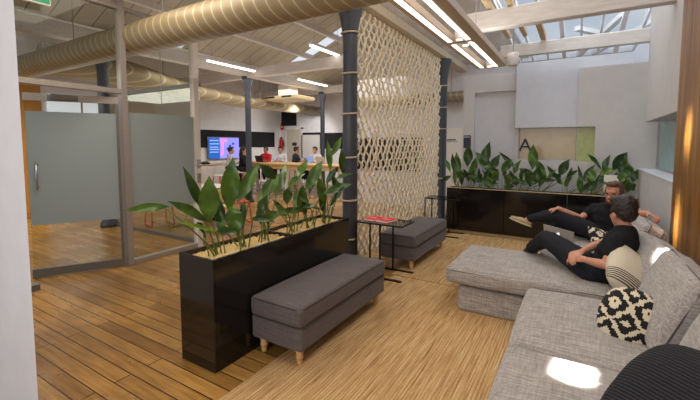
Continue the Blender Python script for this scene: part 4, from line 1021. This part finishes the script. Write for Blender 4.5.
b = MB(); z_ = V((0, 0, .0145)); b.prism([Lb + e * .03 - n_ * .03 + z_, Lb + e * (W - .03) - n_ * .03 + z_, Lb + e * (W - .03) - n_ * .13 + z_, Lb + e * .03 - n_ * .13 + z_], (0, 0, .002)); b.build('keys', M['keys'], ba)

# ================================================================== PENDANT LIGHT
pz = 2.72; sfac = (pz - H) / (2.6 - H)
px0, px1, py0, py1 = -1.115 * sfac, -.772 * sfac, 1.9 * sfac, 4.95 * sfac
pl = thing('pendant_light', 'long bronze pendant frame with twin light strips above the lounge', 'pendant light', ((px0 + px1) / 2, (py0 + py1) / 2, pz))
b = MB(); fw_ = .115
b.box((px0, py0, pz), (px0 + fw_, py1, pz + .07), .004, 1); b.box((px1 - .12, py0, pz), (px1, py1, pz + .07), .004, 1)
for y in (py1 - .07, py0 + (py1 - py0) * .54, py0): b.box((px0 + fw_, y, pz), (px1 - .12, y + .07, pz + .07))
b.build('frame', M['pend_frame'], pl)
ym = py0 + (py1 - py0) * .54
for ya, yb in ((py0 + .09, ym - .03), (ym + .10, py1 - .09)):
    for xa in (px0 + .055, px1 - .148):
        MB().box((xa, ya, pz - .006), (xa + .046, yb, pz + .03)).build('light_strip', M['pend_light'], pl)
for x, y in (((px0 + px1) / 2 - .0, ym - .1), ((px0 + px1) / 2 + .0, ym + .15), ((px0 + px1) / 2, py1 - .16)):
    s_ = MB().lathe((x, y, pz - .01), [(.045, 0), (.05, .02), (.05, .08), (.03, .1)], 16).build('spot_lamp', M['shade_white'], pl, True)
    MB().lathe((x, y, pz - .012), [(.034, 0), (.034, .004)], 16).build('bulb_face', M['spot_glow'], s_)
for x, y in ((px0 + .04, py1 - .1), (px1 - .06, py1 - .1), (px0 + .04, ym), (px1 - .06, ym), (px0 + .04, py0 + .2), (px1 - .06, py0 + .2)):
    MB().tube([(x, y, pz + .07), (x, y, 4.1)], .003, 5).build('suspension_wire', M['steel'], pl)

# ceiling speaker hanging by the end of the pendant
c = at_y(513, 59, 5.6)
sp = thing('pendant_speaker', 'white tapered fitting hanging from the rear beam', 'speaker', c)
MB().lathe((c.x, c.y, c.z - .09), [(.06, 0), (.066, .01), (.074, .16), (.07, .17)], 20).build('housing', M['shade_white'], sp, True)
MB().tube([(c.x, c.y, c.z + .09), (c.x, c.y, 3.9)], .006, 6).build('cable', M['steel'], sp)

# ================================================================== HALL LIGHTS
def tube_lamp(x, y0, y1, z, label, drop=.42):
    t = thing('tube_light', label, 'light', (x, (y0 + y1) / 2, z), 'hanging fluorescent tubes')
    MB().box((x - .05, y0, z), (x + .05, y1, z + .06), .006, 1).build('housing', M['shade_white'], t)
    MB().box((x - .04, y0 + .02, z - .03), (x + .04, y1 - .02, z + .005), .01, 2).build('tube', M['tube_light'], t)
    for y in (y0 + .15, y1 - .15): MB().tube([(x, y, z + .06), (x, y, z + .06 + drop)], .004, 5).build('suspension_wire', M['steel'], t)
tube_lamp(-7.6, 6.02, 7.58, 3.66, 'bright tube light just above the frosted glass corner post')
tube_lamp(-5.0, 6.62, 7.86, 3.80, 'bright tube light closest to the near column', .98)
tube_lamp(-7.6, 9.43, 11.03, 3.72, 'tube light above the far hall column')
tube_lamp(-11.0, 10.73, 11.91, 3.33, 'low tube light over the wall screen side of the hall', 1.08)
# conduit run carrying lights
cd = MB(); cd.tube([(-7.6, 1, 3.76), (-7.6, 13, 3.78)], .02, 6)
tag(cd.build('cable_tray', M['shade_white'], None, False, (-7.6, 7, 3.7)), 'long white cable conduit above the row of tube lights', 'conduit')

# air unit hanging in the hall
c = V((-8.5, 10.0, 3.27)); au = thing('air_unit', 'white air conditioning unit with a tan tray hanging in the hall', 'air conditioner', c)
b = MB(); b.box((c.x - .24, c.y - .24, c.z), (c.x + .24, c.y + .24, c.z + .4), .02); b.build('housing', M['shade_white'], au)
b = MB(); b.box((c.x - .58, c.y - .5, c.z - .13), (c.x + .76, c.y + .5, c.z), .03); tr = b.build('tray', M['tan_tray'], au)
for s_ in (-1, 1): MB().box((c.x + s_ * .36 - .2, c.y - .51, c.z - .07), (c.x + s_ * .36 + .2, c.y - .49, c.z - .015)).build('louvre', M['dark_gap'], tr)
MB().tube([(c.x, c.y, c.z + .4), (c.x, c.y, 4.0)], .01, 6).build('rod', M['steel'], au)

# ================================================================== FAR HALL
def wallbox(name, label, cat, a_, c_, mat, group=None):
    o = MB().box(a_, c_, .006, 1).build(name, mat, None, False, [(a_[i] + c_[i]) / 2 for i in range(3)]); tag(o, label, cat, group); return o
wallbox('pinboard', 'long black pinboard on the side wall behind the wall screen', 'pinboard', (-11.499, 8.76, 1.56), (-11.46, 12.55, 2.2), M['pin_black'])
wallbox('pinboard', 'black pinboard on the far wall right of the whiteboard', 'pinboard', (-9.3, 12.95, 1.5), (-6.6, 12.999, 2.15), M['pin_black'])
wb = thing('whiteboard', 'white board on the far wall beside the cream door', 'whiteboard', (-9.8, 12.94, 1.1))
MB().box((-10.28, 12.93, 1.08), (-9.31, 12.97, 2.08)).build('panel', M['white_top'], wb); MB().box((-10.3, 12.945, 2.08), (-9.29, 12.99, 2.18)).build('header_strip', M['pin_black'], wb)
wallbox('wall_vent', 'dark square panel high on the far wall above the red fire sign', 'vent', (-11.42, 12.95, 2.5), (-10.58, 12.999, 3.12), M['pin_black'])
d4 = struct('door_4', MB().box((-11.12, 12.95, 0), (-10.3, 12.99, 2.33)), M['door_cream']); b = MB(); b.box((-11.2, 12.93, 0), (-11.12, 13, 2.4)); b.box((-10.3, 12.93, 0), (-10.22, 13, 2.4)); b.box((-11.2, 12.93, 2.33), (-10.22, 13, 2.41)); b.build('door_frame', M['cream_wall'], d4)
MB().box((-10.8, 12.94, 1.62), (-10.55, 12.95, 1.76)).build('door_sign', M['ink'], d4)
fs = thing('fire_sign', 'small red fire sign on the far wall above the extinguisher', 'sign', (-11.42, 12.97, 2.4))
MB().box((-11.49, 12.97, 2.33), (-11.3, 12.99, 2.62)).build('plate', M['red_sign'], fs); MB().box((-11.44, 12.965, 2.42), (-11.35, 12.97, 2.52)).build('symbol', M['paper'], fs)
fe = thing('fire_extinguisher', 'red fire extinguisher hung on the far wall left of the cream door', 'fire extinguisher', (-11.36, 12.88, 1.45))
MB().lathe((-11.36, 12.88, 1.45), [(.07, 0), (.085, .02), (.085, .4), (.05, .48), (.025, .5)], 14).build('cylinder', M['red_paint'], fe, True)
b = MB(); b.box((-11.38, 12.82, 1.95), (-11.34, 12.92, 2.0)); b.tube([(-11.36, 12.85, 1.95), (-11.28, 12.83, 1.9), (-11.26, 12.84, 1.65)], .012, 6); b.build('valve', M['black_metal'], fe); MB().box((-11.40, 12.95, 1.6), (-11.32, 13.0, 1.8)).build('bracket', M['black_metal'], fe)
# wall screen
tv = thing('wall_screen', 'large wall screen showing a blue slide with a pink picture', 'television', (-11.42, 9.72, 1.1))
MB().box((-11.45, 8.98, 1.12), (-11.40, 10.45, 1.95), .006, 1).build('bezel', M['screen_bezel'], tv)
X_ = -11.395; MB().box((X_, 9.01, 1.15), (X_ + .004, 9.50, 1.92)).build('slide_panel', emis('slide_blue', rgb(22, 84, 176), .9), tv)
MB().box((X_, 9.50, 1.15), (X_ + .004, 10.42, 1.92)).build('picture_panel', emis('slide_violet', rgb(132, 132, 236), .9), tv)
b = MB()
for k, (z, w_) in enumerate(((1.80, .38), (1.68, .40), (1.56, .36), (1.48, .40), (1.38, .38))): b.box((X_ + .005, 9.06, z), (X_ + .007, 9.06 + w_, z + .022))
b.build('slide_text', emis('slide_text', rgb(170, 205, 245), .9), tv)
b = MB()
for y, z, w_, h_ in ((9.54, 1.24, .09, .26), (9.60, 1.30, .07, .30), (9.52, 1.76, .30, .12), (9.56, 1.60, .12, .16)): b.box((X_ + .005, y, z), (X_ + .007, y + w_, z + h_))
b.build('slide_figure', emis('slide_pink', rgb(226, 130, 190), .9), tv)
b = MB()
for y, z in ((9.86, 1.5), (9.98, 1.62), (10.1, 1.48), (10.0, 1.35), (10.14, 1.7), (9.88, 1.25)): b.ball((X_ + .006, y, z), (.004, .06, .05), 8)
b.build('slide_dots', emis('slide_dark_blue', rgb(40, 40, 180), .9), tv)
# white cabinet below
cb = thing('low_cabinet', 'white cabinet below the wall screen with small items on top', 'cabinet', (-11.1, 9.4, 0))
MB().box((-11.4, 8.2, .08), (-10.9, 10.6, .95), .01).build('carcass', M['white_top'], cb); MB().box((-11.36, 8.24, 0), (-10.94, 10.56, .08)).build('plinth', M['dark_gap'], cb); MB().box((-11.42, 8.18, .95), (-10.86, 10.62, .98)).build('worktop', M['light_wood'], cb)
for k in range(4): MB().box((-10.9, 8.22 + k * .595, .1), (-10.885, 8.79 + k * .595, .93), .004).build('cabinet_door', M['white_top'], cb)
def printer(x, y, z, label):
    t = thing('desk_phone', label, 'phone', (x, y, z)); MB().box((x - .1, y - .12, z), (x + .1, y + .12, z + .07), .015).build('body', M['black_metal'], t); MB().box((x - .03, y - .1, z + .07), (x + .03, y + .1, z + .1), .012).build('handset', M['black_metal'], t)
printer(-11.1, 8.62, .98, 'black desk phone at the left end of the white cabinet')
# high bench
bt = thing('high_bench', 'long plywood topped high bench where people work in the hall', 'table', (-8.2, 9.75, 0))
MB().box((-10.2, 9.3, 1.0), (-5.9, 10.2, 1.05), .006, 1).build('bench_top', M['light_wood'], bt); MB().box((-10.1, 9.36, .86), (-6.0, 9.4, 1.0)).build('apron', M['light_wood'], bt)
for x in (-10.1, -8.1, -6.1):
    for y in (9.4, 10.1): MB().box((x - .04, y - .04, 0), (x + .04, y + .04, 1.0)).build('leg', M['white_top'], bt)
def hall_laptop(x, y, z, yaw, label, m='laptop', scr='laptop_blue'):
    t = thing('laptop', label, 'laptop', (x, y, z)); t.rotation_euler.z = yaw
    MB().box((x - .17, y - .12, z), (x + .17, y + .12, z + .015)).build('keyboard_base', M[m], t)
    l_ = MB().prism([(x - .17, y + .12, z + .012), (x + .17, y + .12, z + .012), (x + .17, y + .19, z + .23), (x - .17, y + .19, z + .23)], (0, .008, 0)).build('lid', M[m], t)
    MB().prism([(x - .16, y + .122, z + .03), (x + .16, y + .122, z + .03), (x + .16, y + .181, z + .215), (x - .16, y + .181, z + .215)], (0, .001, 0)).build('screen', M[scr], l_)
hall_laptop(-9.5, 9.75, 1.05, PI, 'dark laptop in front of the red shirted man', 'black_metal')
hall_laptop(-7.55, 9.7, 1.05, -.3, 'laptop with a blue lit screen on the high bench')
hall_laptop(-6.95, 9.85, 1.05, PI, 'open laptop farthest right on the high bench')

def stool(x, y, label, fm, sm='white_top', h=.72, rz=0):
    t = thing('tube_stool', label, 'stool', (x, y, 0), 'tube framed stools in the hall')
    MB().lathe((x, y, h), [(.15, 0), (.17, .01), (.17, .03), (.15, .04)], 16).build('seat', M[sm], t, True)
    for sx, sy in ((1, 1), (1, -1), (-1, 1), (-1, -1)): MB().tube([(x + sx * .19, y + sy * .19, 0), (x + sx * .12, y + sy * .12, h)], .013, 8).build('leg', M[fm], t, True)
    b = MB(); pts = [(x + sx * .17, y + sy * .17, .24) for sx, sy in ((1, 1), (1, -1), (-1, -1), (-1, 1), (1, 1))]; b.tube(pts, .01, 6); b.build('foot_ring', M[fm], t)
    t.rotation_euler.z = rz
def seated(x, y, yaw, label, shirt, hairm, skin, hair='short', z0=.78, sleeve=.5, group='people at the high bench'):
    rz = Matrix.Rotation(yaw, 3, 'Z'); o_ = V((x, y, 0))
    def T(px, py, pz): return tuple(rz @ V((px, py, pz)) + o_)
    fd = tuple(rz @ V((0, -1, -.15)))
    person(label, group, dict(pelvis=T(0, 0, z0 + .1), neck=T(0, -.03, z0 + .53), head=T(0, -.06, z0 + .68), face=fd, base=z0,
        shl=T(.18, -.03, z0 + .48), shr=T(-.18, -.03, z0 + .48), ell=T(.24, -.14, z0 + .26), elr=T(-.24, -.14, z0 + .26), wrl=T(.1, -.36, z0 + .3), wrr=T(-.1, -.36, z0 + .3),
        legs=[(T(.09, 0, z0 + .09), T(.12, -.40, z0 + .06), T(.12, -.34, z0 - .38)), (T(-.09, 0, z0 + .09), T(-.12, -.40, z0 + .06), T(-.12, -.34, z0 - .38))]),
        skin, shirt, M['denim'], hairm, .012, hair=hair, detail=False, sleeve=sleeve)
for (x, y, yaw, lab, sh_, hm, sk, hr, slv, slab, sm_) in (
    (-10.05, 10.55, .15, 'man in a red shirt working at the high bench', 'red_shirt', 'hair_black', 'skin_dark', 'short', .9, 'stool under the red shirted man', 'red_tube'),
    (-9.35, 10.55, .5, 'person in a white shirt at the high bench looking sideways', 'white_shirt', 'hair_brown', 'skin', 'short', .9, 'stool under the white shirted person', 'lime_tube'),
    (-8.85, 10.75, 2.6, 'person in a charcoal top with back turned by the cream door', 'grey_shirt', 'hair_black', 'skin', 'short', .6, 'stool under the person in charcoal', 'red_tube'),
    (-7.9, 10.75, .1, 'person in a pale top behind a laptop in front of the whiteboard', 'white_shirt', 'hair_black', 'skin', 'short', .9, 'stool under the person before the whiteboard', 'lime_tube'),
    (-9.42, 8.75, 2.2, 'person with long black hair and black top facing the wall screen', 'tee', 'hair_black', 'skin', 'long', .9, 'stool under the long haired person', 'red_tube'),
    (-10.2, 8.9, 2.4, 'person in a white top beside the long haired person by the screen', 'white_shirt', 'hair_brown', 'skin', 'short', .9, 'stool under the white topped person by the screen', 'lime_tube')):
    seated(x, y, yaw, lab, M[sh_], M[hm], M[sk], hr, .78, slv); stool(x, y, slab, sm_, 'white_top', .735)
stool(-9.15, 7.6, 'red tube stool standing free before the wall screen', 'red_tube')
stool(-8.75, 7.75, 'lime tube stool beside the free standing red one', 'lime_tube')
# chairs and pedestal table behind the side glass
def tube_chair(x, y, yaw, label, fm, sm):
    t = thing('tube_chair', label, 'chair', (x, y, 0), 'tube framed chairs behind the glass'); rz = yaw
    MB().box((x - .2, y - .2, .44), (x + .2, y + .2, .47), .014).build('seat', M[sm], t); MB().box((x - .19, y + .17, .6), (x + .19, y + .2, .82), .012).build('backrest', M[sm], t)
    for sx in (-1, 1):
        MB().tube([(x + sx * .19, y - .2, .44), (x + sx * .21, y - .24, .03), (x + sx * .21, y - .2, .014), (x + sx * .21, y + .2, .014), (x + sx * .21, y + .24, .03), (x + sx * .18, y + .19, .46), (x + sx * .18, y + .19, .7)], .013, 8).build('frame_tube', M[fm], t, True)
    t.rotation_euler.z = yaw
tube_chair(-7.35, 4.55, 1.3, 'red tube framed chair nearest the door behind the glass', 'red_tube', 'red_tube')
tube_chair(-6.75, 4.75, .2, 'lime tube framed chair behind the glass by the table pedestal', 'lime_tube', 'seat_pale')
tube_chair(-6.15, 5.55, -1.9, 'red tube framed chair behind the lime one', 'red_tube', 'red_tube')
tube_chair(-5.95, 4.9, -1.5, 'lime tube framed chair closest to the white corner post', 'lime_tube', 'seat_pale')
pt = thing('pedestal_table', 'round pedestal table behind the frosted glass', 'table', (-6.95, 5.5, 0))
MB().lathe((-6.95, 5.5, .72), [(.42, 0), (.44, .01), (.44, .025), (.42, .03)], 28).build('table_top', M['white_top'], pt); MB().lathe((-6.95, 5.5, 0), [(.06, .03), (.045, .1), (.045, .72)], 14).build('pedestal', M['black_metal'], pt, True)
b = MB(); b.bar((-7.25, 5.5, .03), (-6.65, 5.5, .03), .07, .05); b.bar((-6.95, 5.2, .03), (-6.95, 5.8, .03), .07, .05); b.build('foot', M['black_metal'], pt)

# exit sign, top left
c = at_x(32, 1, -5.1); ex = thing('exit_sign', 'green illuminated exit sign near the ceiling above the glass door', 'sign', (c.x, c.y, 3.19))
MB().box((-5.13, 1.62, 3.19), (-5.09, 1.975, 3.37), .006, 1).build('housing', M['shade_white'], ex); MB().box((-5.09, 1.70, 3.205), (-5.086, 1.965, 3.36)).build('face', M['green_sign'], ex)
text_obj('exit_lettering', 'EXIT', .12, M['sign_white'], (-5.084, 1.84, 3.25), (PI / 2, 0, PI / 2), ex, .001)
MB().tube([(-5.11, 1.8, 3.37), (-5.11, 1.8, 4.9)], .006, 6).build('rod', M['steel'], ex)
# navy poster on the rear wall
po = thing('wall_poster', 'small navy poster on the rear wall left of the tall door panel', 'poster', (-1.88, 7.59, 1.6)); MB().box((-1.95, 7.585, 1.59), (-1.81, 7.599, 1.84)).build('sheet', M['blue_sign'], po)
MB().box((-1.94, 7.583, 1.80), (-1.82, 7.585, 1.815)).build('heading', M['box_white'], po)
# small objects on the cabinet and table lamp left of the bench
# ================================================================== LIGHT
w = bpy.data.worlds.new('sky'); sc.world = w; w.use_nodes = True; nt = w.node_tree; bg = nt.nodes['Background']
tc = N(nt, 'ShaderNodeTexCoord'); nz = N(nt, 'ShaderNodeTexNoise'); nz.inputs['Scale'].default_value = 3.5; nz.inputs['Detail'].default_value = 5; nt.links.new(tc.outputs['Generated'], nz.inputs['Vector'])
rp = ramp(nt, [(.35, rgb(168, 186, 206)), (.65, rgb(236, 240, 244))]); nt.links.new(nz.outputs[0], rp.inputs[0]); nt.links.new(rp.outputs[0], bg.inputs['Color']); bg.inputs['Strength'].default_value = 1.0
def area(name, loc, rot, sx, sy, power, c=(1, .95, .88), spread=180):
    l = bpy.data.lights.new(name, 'AREA'); l.shape = 'RECTANGLE'; l.size = sx; l.size_y = sy; l.energy = power; l.color = c; l.spread = math.radians(spread)
    o = bpy.data.objects.new(name, l); col.objects.link(o); o.location = loc; o.rotation_euler = rot; return o
area('lounge_fill', (-.6, 2.4, 4.05), (0, 0, 0), 2.2, 2.6, 70)  # added fill above the lounge; no ceiling fixture hangs here
area('skylight_daylight', (.0, 6.3, 4.6), (0, 0, 0), 2.2, 3.5, 110, (.9, .95, 1))
area('lounge_ceiling_fill', ((px0 + px1) / 2, (py0 + py1) / 2, pz + .09), (PI, 0, 0), .25, 3.0, 16, (1, .97, .93))  # upward fill added to brighten the lounge ceiling, not part of the pendant
area('hall_fill', (-6.5, 8.5, 3.5), (0, 0, 0), 5, 6, 210, (1, .95, .88))  # broad fill added over the hall, separate from the tube lights
for loc, tg, pw in (((-8.8, 11.2, 2.95), (-11.5, 10.4, 1.6), 150), ((-8.7, 11.0, 2.95), (-9.9, 13, 1.5), 110)):
    l = bpy.data.lights.new('far_wall_fill', 'SPOT'); l.energy = pw; l.spot_size = math.radians(85); l.spot_blend = .6; l.shadow_soft_size = .2; l.color = (.97, .98, 1)  # spot fills added to brighten the far hall walls, without fixtures
    o = bpy.data.objects.new('far_wall_fill', l); col.objects.link(o); o.location = loc; o.rotation_euler = (V(tg) - V(loc)).to_track_quat('-Z', 'Y').to_euler()
area('hall_ceiling_fill', (-6.8, 7.0, 2.7), (PI, 0, 0), 6, 8, 60, (1, .95, .9))  # unseen upward fill, added to lift the hall ceiling
area('office_fill', (-8.5, 2.2, 2.85), (0, 0, 0), 4, 1.6, 90, (1, .95, .88))  # added fill lamp that brightens the office behind the glass
area('entrance_fill', (-3.8, 1.6, 3.6), (0, 0, 0), 1.8, 2.2, 70, (1, .90, .74))  # warm fill added near the glass door, with no fitting of its own
area('behind_camera_fill', (-1.0, -1.6, 2.2), (math.radians(78), 0, math.radians(10)), 3, 1.8, 45, (1, .97, .92))  # added fill from behind the view; no window is built there
def beam_light(name, target, d, sx, sy, power, spread=2):
    d = V(d).normalized(); loc = V(target) - d * ((3.9 - target[2]) / -d.z)
    zl = -d; xl = (V((1, 0, 0)) - zl * zl.x).normalized(); yl = zl.cross(xl)
    return area(name, loc, Matrix((xl, yl, zl)).transposed().to_euler(), sx, sy, power, (1, .97, .9), spread)
beam_light('sun_shaft', (.025, 2.23, .45), (.28, .1, -.95), .14, .20, 2.4)
beam_light('sun_shaft', (.56, 3.62, .88), (.28, .1, -.95), .08, .12, .8)
beam_light('sun_shaft', (.8, 4.45, .95), (.5, .1, -.86), .10, .16, 1.2, 5)
beam_light('sun_shaft', (.8, 4.25, 1.75), (.5, .1, -.86), .10, .16, 1.2, 5)

for o in list(sc.objects):
    if '_o' in o: del o['_o']
